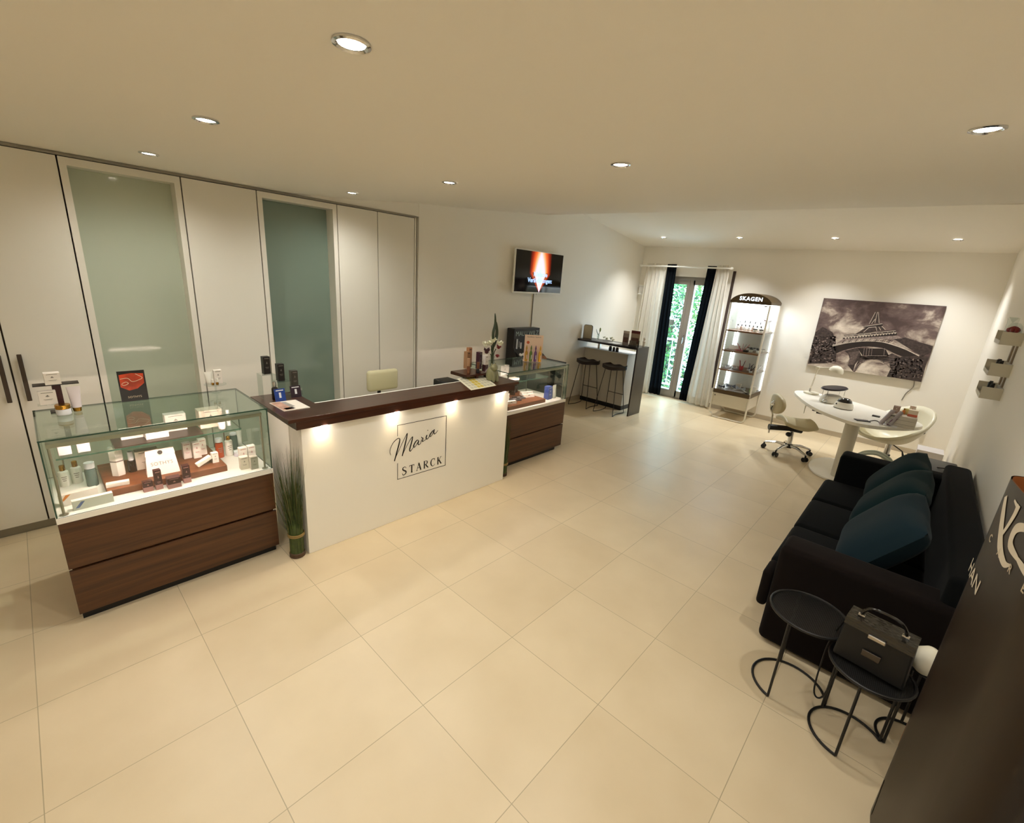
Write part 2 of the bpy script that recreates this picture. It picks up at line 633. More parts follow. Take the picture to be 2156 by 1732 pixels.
for a, bb, gm in ((.525, 1.158, M_gglass), (1.66, 2.329, M_gglass2)):
    q = MB()
    q.box(a + .004, WY, .065, a + .04, 1.94, 2.446).box(bb - .04, WY, .065, bb - .004, 1.94, 2.446)
    q.box(a + .04, WY, 2.40, bb - .04, 1.94, 2.446).box(a + .04, WY, .065, bb - .04, 1.94, .1)
    fr = q.build('glass_surround', M_ward, wd, world=True)
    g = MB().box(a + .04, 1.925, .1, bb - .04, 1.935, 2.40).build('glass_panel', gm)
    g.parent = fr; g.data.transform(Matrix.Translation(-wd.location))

# ------------------------------------------------ recessed downlights
DL = [(740, 90), (433, 251), (313, 322), (741, 405), (946, 383), (1307, 345), (2080, 270)]
DLB = [(1398, 500), (1558, 501), (1759, 502), (2017, 505)]
spots = []
for i, (u, vv) in enumerate(DL + DLB):
    back = i >= len(DL)
    lo_, hi_ = 2.3, 3.3
    for _ in range(40):
        z = (lo_ + hi_) / 2
        p = pz(u, vv, z)
        if (far_z(p.x, p.y) if back else ceil_z(p.x, p.y)) > z: lo_ = z
        else: hi_ = z
    p = pz(u, vv, z)
    if p.y > Y1 - .15: p.y = Y1 - .15
    spots.append((p.x, p.y, z, back))
DLAB = ['large ceiling downlight nearest the top edge, above the open floor', 'ceiling downlight above the left glass case, second from the wardrobe', 'ceiling downlight beside the top of the left green glass panel', 'ceiling downlight beside the top of the right green glass panel', 'ceiling downlight over the reception counter between counter and wardrobe end', 'ceiling downlight alone in the middle of the lower ceiling', 'bright ceiling downlight at the far right above the sofa side', 'downlight in the bright back ceiling nearest the left corner, above the balcony door', 'downlight in the bright back ceiling above the lit display cabinet', 'downlight in the bright back ceiling above the tower print', 'downlight in the bright back ceiling nearest the right wall']
LAMPS = []
for (x, y, z, back), lab in zip(spots, DLAB):
    t = thing('ceiling_downlight', lab, 'ceiling light', (x, y, z), 0, 'recessed ceiling downlights')
    MB().lathe([(.036, -.001), (.05, -.001), (.05, -.006), (.042, -.009), (.036, -.004)], n=24, caps=False).build('trim_ring', M_chrome, t, smooth=True)
    MB().lathe([(0.0001, -.0025), (.0355, -.0025), (.0355, -.001)], n=24).build('lens', M_bulb, t)
    LAMPS.append((x, y, z, back))
# ================================================================ reception counter
ct = thing('reception_counter', 'white reception counter with dark wood top and black script lettering on its front', 'counter', (2.26, .6, 0))
CX0, CX1, CY = 1.31, 3.215, .335
MB().box(CX0, CY, .001, CX1, CY + .04, .925).build('front_panel', M_white, ct, world=True, bevel=.002)
for a, c in ((CX0, CX0 + .035), (CX1 - .035, CX1)):
    MB().box(a, CY + .04, .001, c, .9, .925).build('side_panel', M_white, ct, world=True)
MB().box(CX0 + .05, CY + .045, 0, CX1 - .05, .85, .012).build('base', M_black, ct, world=True)
MB().box(CX0 + .035, CY + .04, .70, CX1 - .035, .95, .73).build('desk_top', M_white, ct, world=True)
MB().box(1.50, .553, .73, 2.99, .571, .998).build('inner_panel', M_white, ct, world=True)
tp = MB()
tp.prism([(1.215, .275), (3.285, .275), (3.285, .60), (3.285, .93), (3.0, .93), (3.0, .55), (1.5, .55), (1.5, .93), (1.215, .93)], .976, 1.0)
tp.build('counter_top', M_cwood, ct, world=True, bevel=.002)
tp = MB()
tp.box(1.262, .28, .925, 3.235, .335, .976).box(1.262, .335, .925, 1.31, .93, .976).box(3.19, .335, .925, 3.235, .93, .976)
tp.build('apron', M_cwood, ct, world=True, bevel=.0015)
# under-counter spots that wash the front
UL = [1.44, 1.975, 2.53, 3.10]
for x in UL:
    MB().lathe([(.0001, .9225), (.022, .9225), (.025, .9249)], (x, .296, 0), n=16).build('spot_lens', M_bulb, ct, world=True)


# lettering on the front: drawn in the plane of the panel
def TF(a, c):
    p = py(a, c, CY - .0015)
    return (p.x, CY - .0015, p.z)


def c8(pts):
    return [(800 + a * 160 / 1732, 860 + c * 160 / 1732) for a, c in pts]


ink = MB()


def stroke(pts, w, k=8):
    P = crv(c8(pts), k)
    n = len(P)
    if isinstance(w, (int, float)):
        W = [w * .09238] * n
    else:
        W = []
        for i in range(n):
            t = i / (n - 1) * (len(w) - 1)
            j = min(int(t), len(w) - 2)
            W.append((w[j] + (w[j + 1] - w[j]) * (t - j)) * .09238)
    ribbon(P, W, TF, 0, ink)


stroke([(248, 1062), (228, 1000), (240, 905), (305, 775), (395, 688), (440, 680), (452, 715), (432, 820), (382, 1000), (330, 1198)], [8, 12, 13, 14, 16, 18, 24, 28, 28, 22])
stroke([(330, 1198), (368, 1090), (432, 950), (520, 760), (600, 600), (626, 558)], [14, 11, 11, 12, 14, 16])
stroke([(626, 558), (608, 660), (565, 850), (508, 1080)], [16, 26, 30, 22])
stroke([(508, 1080), (560, 950), (640, 795), (705, 685), (748, 636)], [12, 11, 12, 14, 16])
stroke([(748, 636), (733, 720), (692, 870), (676, 940), (690, 970), (730, 925), (785, 845)], [16, 26, 28, 26, 20, 12, 12])
stroke([(884, 728), (850, 718), (803, 768), (768, 845), (778, 880), (808, 858), (850, 790), (884, 728)], [12, 18, 24, 26, 18, 12, 12, 16])
stroke([(884, 728), (868, 800), (884, 822), (925, 790), (948, 700)], [20, 24, 18, 12, 12])
stroke([(946, 640), (955, 668), (984, 664)], [10, 20, 14])
stroke([(984, 664), (976, 705), (964, 748), (1003, 732), (1050, 690), (1070, 600)], [14, 22, 20, 12, 12, 14])
stroke([(1070, 600), (1054, 660), (1066, 695), (1105, 665), (1140, 600)], [22, 26, 20, 12, 11])
stroke([(1092, 485), (1088, 505)], [16, 18], 3)
stroke([(1236, 505), (1205, 505), (1155, 570), (1135, 618), (1150, 634), (1185, 600), (1240, 470)], [12, 18, 24, 24, 16, 12, 16])
stroke([(1240, 470), (1228, 540), (1240, 576), (1285, 545), (1318, 492)], [18, 24, 20, 12, 9])
for a, c in (((400, 630), (400, 385)), ((394, 385), (1522, 160)), ((1515, 156), (1490, 1292)), ((1494, 1286), (396, 1615)), ((400, 1618), (402, 1245))):
    stroke([a, c], 11, 4)

# serif capitals, strokes in a unit cell: (points, width0, width1)
GL = {
    'S': [([(.80, .80), (.72, .95), (.48, 1.0), (.24, .90), (.22, .72), (.48, .54), (.76, .40), (.80, .20), (.60, .02), (.34, 0), (.16, .10), (.12, .26)], [.05, .05, .07, .10, .13, .14, .14, .12, .08, .06, .05, .05])],
    'T': [([(.06, .97), (.94, .97)], [.06, .06]), ([(.06, 1.0), (.06, .78)], [.05, .03]), ([(.94, 1.0), (.94, .78)], [.05, .03]), ([(.5, .97), (.5, .02)], [.14, .14]), ([(.33, .02), (.67, .02)], [.045, .045])],
    'A': [([(.48, 1.0), (.10, .02)], [.05, .05]), ([(.48, 1.0), (.86, .02)], [.14, .14]), ([(.24, .36), (.70, .36)], [.05, .05]), ([(0, .02), (.24, .02)], [.045, .045]), ([(.70, .02), (1.0, .02)], [.045, .045])],
    'R': [([(.2, 1.0), (.2, 0)], [.14, .14]), ([(.06, .98), (.5, .98), (.72, .90), (.76, .74), (.66, .58), (.45, .52), (.22, .52)], [.05, .05, .09, .14, .09, .05, .05]), ([(.45, .52), (.70, .22), (.98, .0)], [.12, .13, .10]), ([(.06, .02), (.36, .02)], [.045, .045])],
    'C': [([(.90, .70), (.84, .92), (.58, 1.0), (.30, .90), (.14, .62), (.14, .38), (.30, .10), (.58, 0), (.80, .08), (.92, .24)], [.04, .06, .06, .09, .14, .14, .09, .06, .05, .04]), ([(.89, 1.0), (.89, .70)], [.05, .03])],
    'K': [([(.2, 1.0), (.2, 0)], [.14, .14]), ([(.06, .98), (.36, .98)], [.045, .045]), ([(.06, .02), (.36, .02)], [.045, .045]), ([(.24, .44), (.78, .97)], [.05, .05]), ([(.66, .98), (.94, .98)], [.045, .045]), ([(.40, .60), (.86, .03)], [.14, .14]), ([(.72, .02), (1.0, .02)], [.045, .045])],
}
BL = py(*c8([(492, 1512)])[0], CY); BR = py(*c8([(1402, 1252)])[0], CY); TL = py(*c8([(492, 1330)])[0], CY); TR = py(*c8([(1402, 1098)])[0], CY)
word = 'STARCK'
LW = (BR.x - BL.x) / (len(word) + (len(word) - 1) * .38)
LH = ((TL.z - BL.z) + (TR.z - BR.z)) / 2
zb = (BL.z + BR.z) / 2
for i, ch in enumerate(word):
    ox = BL.x + i * LW * 1.38
    for pts, ws in GL[ch]:
        P = crv(pts, 6) if len(pts) > 2 else [Vector(p) for p in pts]
        n = len(P); W = []
        for j in range(n):
            t = j / (n - 1) * (len(ws) - 1); k = min(int(t), len(ws) - 2)
            W.append((ws[k] + (ws[k + 1] - ws[k]) * (t - k)) * LH * 1.25)
        ribbon([(p.x * LW, p.y * LH) for p in P], W, lambda a, c: (ox + a, CY - .0015, zb + c), 0, ink)
ink.build('lettering', M_ink, ct, world=True)


# ================================================================ glass display cases
def glass_case(label, x0, tray):
    t = thing('glass_display_case', label, 'display case', (x0 + .5, .8, 0))
    x1, y0, y1 = x0 + 1.0, .5, 1.1
    MB().box(x0 + .01, y0 + .035, 0, x1 - .012 - .06 * (x0 > 2), y1 - .03, .05).build('plinth', M_black, t, world=True)
    MB().box(x0 + .012, y0 + .021, .05, x1 - .012, y1, .588).build('carcass', M_walnut, t, world=True)
    MB().box(x0, y0, .052, x1, y0 + .02, .313).build('drawer', M_walnut, t, world=True, bevel=.0015)
    MB().box(x0, y0, .327, x1, y0 + .02, .588).build('drawer', M_walnut, t, world=True, bevel=.0015)
    MB().box(x0 - .002, y0 - .003, .589, x1 + .002, y1, .62).build('deck', M_white, t, world=True)
    g = .006
    e = .0065

    def pane(nm, bx, ax):
        a = bx
        q = MB().box(*bx)
        # thin edges carry the green edge colour
        for k in range(6):
            nrm = [(2, -1), (2, 1), (1, -1), (0, 1), (1, 1), (0, -1)][k][0]
            if nrm != ax: q.m[k] = 1
        return q.build(nm, [M_glass, M_gedge], t, world=True)
    pane('front_glass', (x0 + e, y0 + .001, .6205, x1 - e, y0 + g, 1.02), 1)
    pane('rear_glass', (x0 + e, y1 - g, .6205, x1 - e, y1 - .001, 1.02), 1)
    pane('side_glass', (x0, y0 + .001, .6205, x0 + g, y1 - .001, 1.02), 0)
    pane('side_glass', (x1 - g, y0 + .001, .6205, x1, y1 - .001, 1.02), 0)
    pane('top_glass', (x0 - .001, y0, 1.0205, x1 + .001, y1, 1.028), 2)
    pane('shelf', (x0 + .045, .70, .852, x1 - .10, 1.04, .86), 2)
    for xx in (x0 + .03, x1 - .035):
        MB().lathe([(.018, .6205), (.018, .6235), (.006, .6245), (.006, .992)], (xx, y0 + .03, 0), n=12).build('light_post', M_steel, t, world=True, smooth=True)
        MB().tube([(xx, y0 + .045, .84), (xx, y0 + .56, .84)], .005, 8).build('shelf_rail', M_steel, t, world=True) if False else None
    lb = MB().box(x0 + .022, y0 + .022, .984, x1 - .027, y0 + .04, .998).box(x0 + .022, y0 + .04, .9965, x1 - .027, y0 + .072, .998).box(x0 + .022, y0 + .0215, .978, x1 - .027, y0 + .0245, .984).build('light_bar', M_steel, t, world=True)
    ls = MB().box(x0 + .06, y0 + .0265, .9825, x1 - .06, y0 + .0385, .9838).box(x0 + .06, y0 + .0402, .987, x1 - .06, y0 + .0412, .996).build('light_strip', M_led)
    ls.parent = lb; ls.data.transform(Matrix.Translation(-t.location))
    for xx in (x0 + .05, x1 - .12):
        for yy in (.72, 1.0):
            MB().tube([(xx + .01, yy, .8515), (xx + .01, yy, .848)], .008, 8).build('shelf_stud', M_chrome, t, world=True)
    # shelf stands on two slim steel uprights
    for xx in (x0 + .07, x1 - .13):
        MB().tube([(xx, 1.0, .6205), (xx, 1.0, .8515)], .004, 8).build('shelf_post', M_steel, t, world=True)
    return t


glass_case('glass display case full of white skincare boxes, nearest on the left, wooden drawers below', .178, None)
glass_case('glass display case beyond the white counter, wooden drawers below, makeup stand behind it', 3.372, None)


# ================================================================ product makers (local frame: base centre at 0, front faces -y)
def logo(mb, w, h, y, m=1, top=True):
    """small emblem and text lines on the front of a package"""
    T = lambda a, c: (a, y, c)
    ribbon([(-.09 * w, .60 * h), (0, .72 * h), (.09 * w, .60 * h)], .05 * w, T, m, mb)
    ribbon([(0, .72 * h), (0, .58 * h)], .05 * w, T, m, mb)
    ribbon([(-.26 * w, .40 * h), (.26 * w, .40 * h)], .022 * h, T, m, mb)
    ribbon([(-.20 * w, .34 * h), (.20 * w, .34 * h)], .016 * h, T, m, mb)
    if top:
        ribbon([(-.34 * w, .90 * h), (.34 * w, .90 * h)], .035 * h, T, m, mb)
    return mb


def carton(name, label, cat, loc, w, d, h, rz=0, m=None, pm=None, group=None, band=None, bandm=None, mark=True):
    b = MB().box(-w / 2, -d / 2, 0, w / 2, d / 2, h)
    mats = [m or M_carton]
    if not mark and not band:
        o = b.build(name, mats, loc=loc, rz=rz)
        return tag(o, label, cat, group)
    t = thing(name, label, cat, loc, rz, group)
    b.build('box', mats, t)
    if band:
        MB().box(-w / 2 - .0004, -d / 2 - .0004, 0, w / 2 + .0004, d / 2 + .0004, h * band).build('colour_band', bandm, t)
    if mark:
        logo(MB(), w, h, -d / 2 - .0008, 0).build('print', pm or M_print, t)
    return t


def bottle(name, label, cat, loc, r, h, body, cap, capr=.6, caph=.22, rz=0, group=None, kind='pump', liquid=None):
    t = thing(name, label, cat, loc, rz, group)
    hb = h * (1 - caph)
    MB().lathe([(r * .94, 0), (r, .004), (r, hb * .86), (r * .9, hb * .94), (r * .45, hb)], n=18).build('body', body, t, smooth=True)
    c = MB().lathe([(r * capr, hb + .0002), (r * capr, h * .985), (r * capr * .9, h)], n=16)
    c.build('cap', cap, t, smooth=True)
    if kind == 'mark':
        q = MB()
        for a in range(3):
            zz = hb * (.62 - a * .12)
            q.grid(lambda u, v: (r * 1.01 * math.cos(-PI / 2 + (u - .5) * (1.0 - .2 * a)), r * 1.01 * math.sin(-PI / 2 + (u - .5) * (1.0 - .2 * a)), zz + v * hb * .04), 6, 1)
        q.build('print', M_print, t)
    return t


def jar(name, label, cat, loc, r, h, body, lid, group=None, lidh=.4):
    t = thing(name, label, cat, loc, 0, group)
    hb = h * (1 - lidh)
    MB().lathe([(r * .85, 0), (r, h * .08), (r, hb - .002), (r * .95, hb)], n=20).build('body', body, t, smooth=True)
    MB().lathe([(r * 1.02, hb + .0003), (r * 1.02, h * .96), (r * .95, h)], n=20).build('lid', lid, t, smooth=True)
    return t


def tubepack(name, label, cat, loc, w, h, body, cap, rz=0, group=None):
    """cosmetic tube standing on its cap, flat crimp on top"""
    t = thing(name, label, cat, loc, rz, group)
    b = MB()
    def f(u, v):
        a = 2 * PI * u
        z = h * .16 + v * h * .84
        k = v ** 1.3
        rx = w * .36 + (w * .5 - w * .36) * k
        ry = w * .36 * (1 - k) + .0012 * k
        return (rx * math.cos(a), ry * math.sin(a), z)
    b.grid(f, 18, 8)
    b.build('body', body, t, smooth=True)
    MB().lathe([(w * .30, 0), (w * .33, h * .15), (w * .30, h * .16)], n=16).build('cap', cap, t, smooth=True)
    return t


def fr(u0, v0, u1, v1, z):
    """front bottom edge seen at two image points on the level z -> centre, width, angle"""
    a, b = pz(u0, v0, z), pz(u1, v1, z)
    c = (a + b) / 2
    return c, (b - a).length, math.atan2(b.y - a.y, b.x - a.x)
# ================================================================ things in and on the left glass case
DK = .6203          # deck level
SH = .8602          # glass shelf
TPZ = 1.0283        # glass top
TR = .6603          # tray top
tr = MB().rbox(.385, .622, DK, .955, 1.06, .66, .003)
tag(tr.build('wooden_tray', M_traywood), 'brown wooden display tray on the floor of the left glass case', 'tray')
M_frost = mat('frosted_plastic', '#e4e6ea', 0.35)
M_dkliq = mat('dark_smoked_bottle', '#2a1d16', 0.12, coat=0.5)
M_amber = mat('amber_bottle', '#a8431a', 0.12, coat=.5)
M_teal = mat('grey_teal_bottle', '#5d706a', 0.2, coat=.4)
M_lilac = mat('pale_lilac', '#d9cfdc', 0.4)
M_silver = mat('silver_metal', '#c9c6c2', 0.18, 1.0)

# front row of burgundy cartons with pink feet
carton('burgundy_carton', 'small squat burgundy and pink carton, leftmost of four at the front of the left case', 'carton', (.553, .592, DK), .044, .03, .062, .02, M_burg, M_pink, 'burgundy and pink cartons', .45, M_pink)
carton('burgundy_carton', 'tall burgundy and pink carton standing left of the squat middle one in the left case', 'carton', (.602, .588, DK), .032, .03, .118, .05, M_burg, M_pink, 'burgundy and pink cartons', .26, M_pink)
carton('burgundy_carton', 'squat wide burgundy and pink carton between two tall ones in the left case', 'carton', (.668, .570, DK), .062, .05, .062, .0, M_burg, M_pink, 'burgundy and pink cartons', .42, M_pink)
carton('burgundy_carton', 'tall burgundy and pink carton at the right end of the row of four', 'carton', (.736, .596, DK), .036, .036, .108, .0, M_burg, M_pink, 'burgundy and pink cartons', .28, M_pink)

# paper bag with seal, leaning back
bg = thing('gift_bag', 'pale pink folded paper gift bag with round seal, leaning on the wooden tray', 'bag', (.648, .70, TR), -.05)
b = MB()
b.add([(-.078, -.012, 0), (.078, -.012, 0), (.078, .05, 0), (-.078, .05, 0), (-.066, .052, .135), (.066, .052, .135), (.066, .066, .135), (-.066, .066, .135)], [(0, 3, 2, 1), (4, 5, 6, 7), (0, 1, 5, 4), (1, 2, 6, 5), (2, 3, 7, 6), (3, 0, 4, 7)])
b.build('body', mat('pink_paper', '#efd3cc', .6), bg)
MB().add([(-.067, .051, .135), (.067, .051, .135), (.071, .036, .107), (-.071, .036, .107)], [(0, 1, 2, 3)]).build('flap', M_cartshade, bg, solid=.001)
nb = Vector((0, .064, .135)).normalized()
MB().lathe([(.0001, 0), (.012, 0), (.012, .003), (.0001, .003)], n=16).build('seal', M_printd, bg, loc=(0, .0405, .122), rot=(PI / 2 - .44, 0, 0))
text_mb('SOTHYS', .026, lambda a, c: (a, -.0125 + .474 * (.062 + c) - .0016, .062 + c), sp=1.15).build('lettering', M_print, bg)
# hexagonal white carton and others on the tray
t = thing('tall_carton', 'tall white faceted carton turned corner-on at the left of the wooden tray', 'carton', (.462, .835, TR), .35)
MB().prism([(-.033, 0), (-.017, -.029), (.017, -.029), (.033, 0), (.017, .029), (-.017, .029)], 0, .17).build('box', M_carton, t)
MB().prism([(-.0335, 0), (-.0175, -.0295), (.0175, -.0295), (.0335, 0), (.0175, .0295), (-.0175, .0295)], .085, .092).build('ribbon', M_print, t)
bottle('perfume_atomiser', 'dark glass atomiser with clear cap standing between faceted carton and pink bag', 'bottle', (.525, .84, TR), .021, .125, M_dkliq, M_frost, .62, .42)
carton('flat_carton', 'small flat white carton lying on the left front of the wooden tray', 'carton', (.437, .672, TR), .098, .034, .02, -.12, M_carton, mark=False)
carton('open_carton', 'white and kraft carton standing behind the pink gift bag in the left case', 'carton', (.60, .86, TR), .11, .05, .115, 0, M_cartshade)
carton('slim_carton', 'white slim carton with red print, left of the trio on the wooden tray', 'carton', (.805, .885, TR), .043, .035, .105, .02, M_carton, M_pink, 'trio of slim cartons')
carton('slim_carton', 'white slim carton with red print, middle of the trio on the wooden tray', 'carton', (.852, .86, TR), .042, .035, .107, .03, M_carton, M_pink, 'trio of slim cartons')
carton('slim_carton', 'white slim carton with red print, right of the trio beside the amber bottle', 'carton', (.892, .90, TR), .042, .035, .108, .03, M_carton, M_pink, 'trio of slim cartons')
carton('mini_carton', 'tiny white carton with dark lid on the right front corner of the wooden tray', 'carton', (.915, .715, TR), .034, .03, .066, .05, M_carton)
o = MB().rbox(-.045, -.016, -.012, .045, .016, .012, .003).build('leaning_carton', M_carton, loc=(.852, .705, TR + .0265), rot=(0, -.42, .15))
tag(o, 'small white carton lying tilted against the tiny dark-lidded carton on the tray', 'carton')
# right end of the deck
bottle('amber_bottle', 'orange-brown bottle with frosted cap at the right of the wooden tray', 'bottle', (.985, .885, DK), .024, .135, M_amber, M_frost, .85, .2, kind='mark')
bottle('lotion_bottle', 'white lotion bottle with gold collar right of the amber bottle', 'bottle', (1.042, .89, DK), .024, .135, M_white, M_gold, .5, .18, kind='mark')
bottle('teal_bottle', 'grey-teal bottle at the back right of the left case', 'bottle', (1.10, .99, DK), .024, .12, M_teal, M_frost, .9, .12)
tubepack('cream_tube', 'slim white cream tube between the teal bottle and the small jars', 'tube', (1.14, 1.0, DK), .034, .125, M_white, M_white)
carton('pair_carton', 'taller pale pink carton, left one of the pair at the right end of left case', 'carton', (1.068, .69, DK), .046, .035, .112, .0, M_carton, M_pink)
carton('pair_carton', 'taller pale carton touching the right side pane of the left case', 'carton', (1.117, .69, DK), .044, .035, .115, .0, M_carton, M_pink)
carton('frosted_carton', 'short frosted white carton at the right front of the left case', 'carton', (1.044, .602, DK), .046, .038, .082, -.02, M_cartshade)
carton('frosted_carton', 'short greyish carton in the right front corner beside the steel light post', 'carton', (1.091, .567, DK), .042, .036, .085, -.0, mat('grey_carton', '#c9c1b4', .5))
jar('small_jar', 'small frosted lilac jar behind the pale cartons, left of two', 'jar', (1.075, .84, DK), .02, .035, M_lilac, M_frost)
jar('small_jar', 'small clear-lidded jar behind the pale cartons, right of two', 'jar', (1.125, .84, DK), .02, .035, M_frost, M_frost)
# left end of the deck
bottle('pump_bottle', 'white bottle with gold cap in the left corner of left case, left of two', 'bottle', (.238, .93, DK), .024, .122, M_white, M_gold, .5, .25, kind='mark')
bottle('pump_bottle', 'white bottle with gold cap in the left corner of left case, right of two', 'bottle', (.29, .945, DK), .024, .13, M_white, M_gold, .5, .25, kind='mark')
bottle('smoked_bottle', 'smoky grey bottle with frosted cap beside the two white gold-capped bottles', 'bottle', (.345, .85, DK), .026, .14, M_teal, M_frost, .9, .24)
t = carton('long_carton', 'long white carton with blue stripe at the left front of left case', 'carton', (.322, .565, DK), .158, .03, .052, .04, M_carton, mark=False)
t2 = thing('striped_carton', 'long pink-white carton with orange stripe behind the blue-striped one', 'carton', (.275, .655, DK), .12)
MB().box(-.075, -.015, 0, .075, .015, .062).build('box', M_carton, t2)
MB().add([(-.07, -.0156, .03), (-.05, -.0156, .06), (-.03, -.0156, .06), (-.06, -.0156, .03)], [(0, 1, 2, 3)]).build('stripe', mat('orange_print', '#dd8a3c', .5), t2)
bs = MB().add([(-.07, -.0156, .012), (-.045, -.0156, .044), (-.03, -.0156, .044), (-.055, -.0156, .012)], [(0, 1, 2, 3)]).build('stripe', mat('blue_print', '#6a78b0', .5))
bs.parent = t
# ------------------------------------------- glass shelf
tag(MB().box(.455, .705, SH, .87, .955, SH + .006).build('dark_mat', mat('dark_mat', '#3a2a25', .3)), 'dark brown display mat lying on the glass shelf of the left case', 'mat')
MT = SH + .0063
carton('shelf_carton', 'low white carton at the left of the dark mat on the glass shelf', 'carton', (.548, .855, MT), .10, .065, .05, .0, M_carton)
carton('shelf_carton', 'square white carton at the front middle of the dark mat', 'carton', (.655, .80, MT), .107, .09, .062, .0, M_carton)
carton('shelf_carton', 'tall white carton with round emblem at the right of the dark mat', 'carton', (.765, .87, MT), .105, .06, .105, .0, M_carton)
M_foil = mat('pearl_foil', '#eadfe2', .22, coat=.4)
for i, (x, lab) in enumerate(((.262, 'square shiny white pouch, left one at the left end of the glass shelf'), (.335, 'square shiny white pouch, right one at the left end of the glass shelf'))):
    t = thing('sachet_box', lab, 'box', (x, .755, SH), .03, 'shiny pouches on the glass shelf')
    MB().rbox(-.026, -.018, 0, .026, .018, .078, .004).build('box', M_foil, t, smooth=True)
    MB().box(-.0262, -.0182, .055, .0262, .0182, .0565).build('seam', M_print, t)
carton('large_carton', 'large white carton with tan side at the right of the glass shelf', 'carton', (.945, .86, SH), .125, .09, .115, .0, mat('tan_white_carton', '#e8d6c2', .5))
jar('shelf_jar', 'pearly pink jar in front of the large tan-sided carton', 'jar', (.985, .755, SH), .02, .045, M_foil, M_foil)
bottle('clear_bottle', 'slim clear bottle at the right end of the glass shelf', 'bottle', (1.035, .80, SH), .013, .105, M_frost, M_frost, .8, .2)
# ------------------------------------------- on top of the case
pt = thing('poster_card', 'black and orange photo card standing on the left glass case', 'sign', (.618, 1.065, TPZ))
MB().add([(-.065, 0, 0), (.065, 0, 0), (.065, .012, .185), (-.065, .012, .185), (-.065, .008, 0), (.065, .008, 0), (.065, .02, .185), (-.065, .02, .185)], [(0, 1, 2, 3), (5, 4, 7, 6), (0, 4, 5, 1), (3, 2, 6, 7), (0, 3, 7, 4), (1, 5, 6, 2)]).build('card', M_bcard, pt)
M_org = mat('orange_art', '#c2401c', .35, var=.5, vscale=14)
TPc = lambda a, c: (a, c * .0649 - .0012, c)
MB().add([TPc(-.058, .09), TPc(-.02, .066), TPc(.02, .075), TPc(.056, .105), TPc(.058, .165), TPc(.0, .172), TPc(-.058, .165)], [(0, 1, 2, 3, 4, 5, 6)]).build('picture', M_org, pt)
lw = MB()
TPd = lambda a, c: (a, c * .0649 - .0024, c)
ribbon(crv([(-.055, .14), (-.02, .142), (.0, .12), (.03, .126), (.05, .14), (.02, .165)]), .003, TPd, 0, lw)
ribbon(crv([(-.05, .112), (-.03, .12), (-.02, .11), (-.04, .10), (-.052, .108)]), .003, TPd, 0, lw)
text_mb('SOTHYS', .017, lambda a, c: TPd(a, .025 + c), 0, mb=lw, sp=1.1)
lw.build('lettering', mat('card_lines', '#f0d8b8', .5), pt)
# black display stand with cartons
st = thing('product_stand', 'black two-tier product stand at the left of the glass case top', 'stand', (.285, 1.01, TPZ))
MB().rbox(-.04, -.03, 0, .045, .03, .006, .001).build('foot', M_bcard, st)
MB().box(-.014, -.006, .006, .022, .012, .155).build('column', M_burg, st)
MB().box(-.085, -.03, .155, .095, .035, .160).build('upper_board', M_printd, st)
MB().box(-.082, -.055, .055, .0, -.007, .058).build('lower_board', M_acryl, st)
carton('stand_carton', 'white carton on the topmost board of the black stand', 'carton', (.28, 1.005, TPZ + .1604), .062, .05, .062, .03, M_carton)
carton('stand_carton', 'white carton on the lower ledge of the black stand, left', 'carton', (.247, .978, TPZ + .0583), .068, .036, .072, .03, M_carton)
tubepack('cream_tube', 'pearly tube standing on its gold cap beside the gold-lidded jar', 'tube', (.352, .985, TPZ), .058, .14, M_foil, M_gold, .05)
jar('cream_jar', 'frosted round jar with gold lid at the front of the black stand', 'jar', (.295, .935, TPZ), .031, .058, M_frost, M_gold)
# cake-stand group at the right rear
cs = thing('glass_cake_stand', 'small round clear stand at the rear right of the left glass case', 'stand', (1.045, 1.05, TPZ))
MB().lathe([(.03, 0), (.028, .004), (.006, .008), (.006, .05), (.065, .054), (.065, .058), (.0001, .058)], n=24).build('stand', M_acryl, cs, smooth=True)
CZ = TPZ + .0585
tubepack('cream_tube', 'white tube, left of the group on the round clear stand', 'tube', (1.012, 1.058, CZ), .05, .085, M_white, M_white, 0)
carton('stand_carton', 'white carton, right of the group on the round clear stand', 'carton', (1.068, 1.065, CZ), .046, .03, .092, .0, M_carton)
bottle('ampoule', 'tiny white ampoule with gold foot on the round clear stand, left', 'bottle', (1.025, 1.022, CZ), .008, .04, M_gold, M_white, .9, .6)
bottle('ampoule', 'tiny white ampoule with gold foot on the round clear stand, right', 'bottle', (1.05, 1.018, CZ), .008, .045, M_gold, M_white, .9, .6)

# ================================================================ left arm of the counter
CT = 1.0003
rs = thing('acrylic_riser', 'clear stepped acrylic riser on the left arm of the counter', 'stand', (1.38, .84, CT))
for (a, b_, c_, d_, h) in ((-.115, -.02, -.025, .075, .165), (-.02, -.04, .065, .06, .11), (.072, -.045, .14, .05, .055)):
    q = MB().box(a, b_, h - .003, c_, d_, h).box(a, b_, 0, a + .003, d_, h - .003).box(c_ - .003, b_, 0, c_, d_, h - .003)
    q.build('step', M_acryl, rs)
carton('black_carton', 'tall black carton on the highest step of the clear riser', 'carton', (1.312, .865, CT + .1655), .043, .043, .12, .03, M_bcard, M_print, 'black cartons on the riser')
carton('black_carton', 'tall black carton on the middle step of the clear riser', 'carton', (1.395, .85, CT + .1105), .043, .043, .12, .03, M_bcard, M_print, 'black cartons on the riser')
carton('black_carton', 'tall grey-black carton on the lowest step of the clear riser', 'carton', (1.482, .843, CT + .0555), .043, .043, .12, .03, mat('charcoal_carton', '#3a362e', .4), M_print, 'black cartons on the riser')
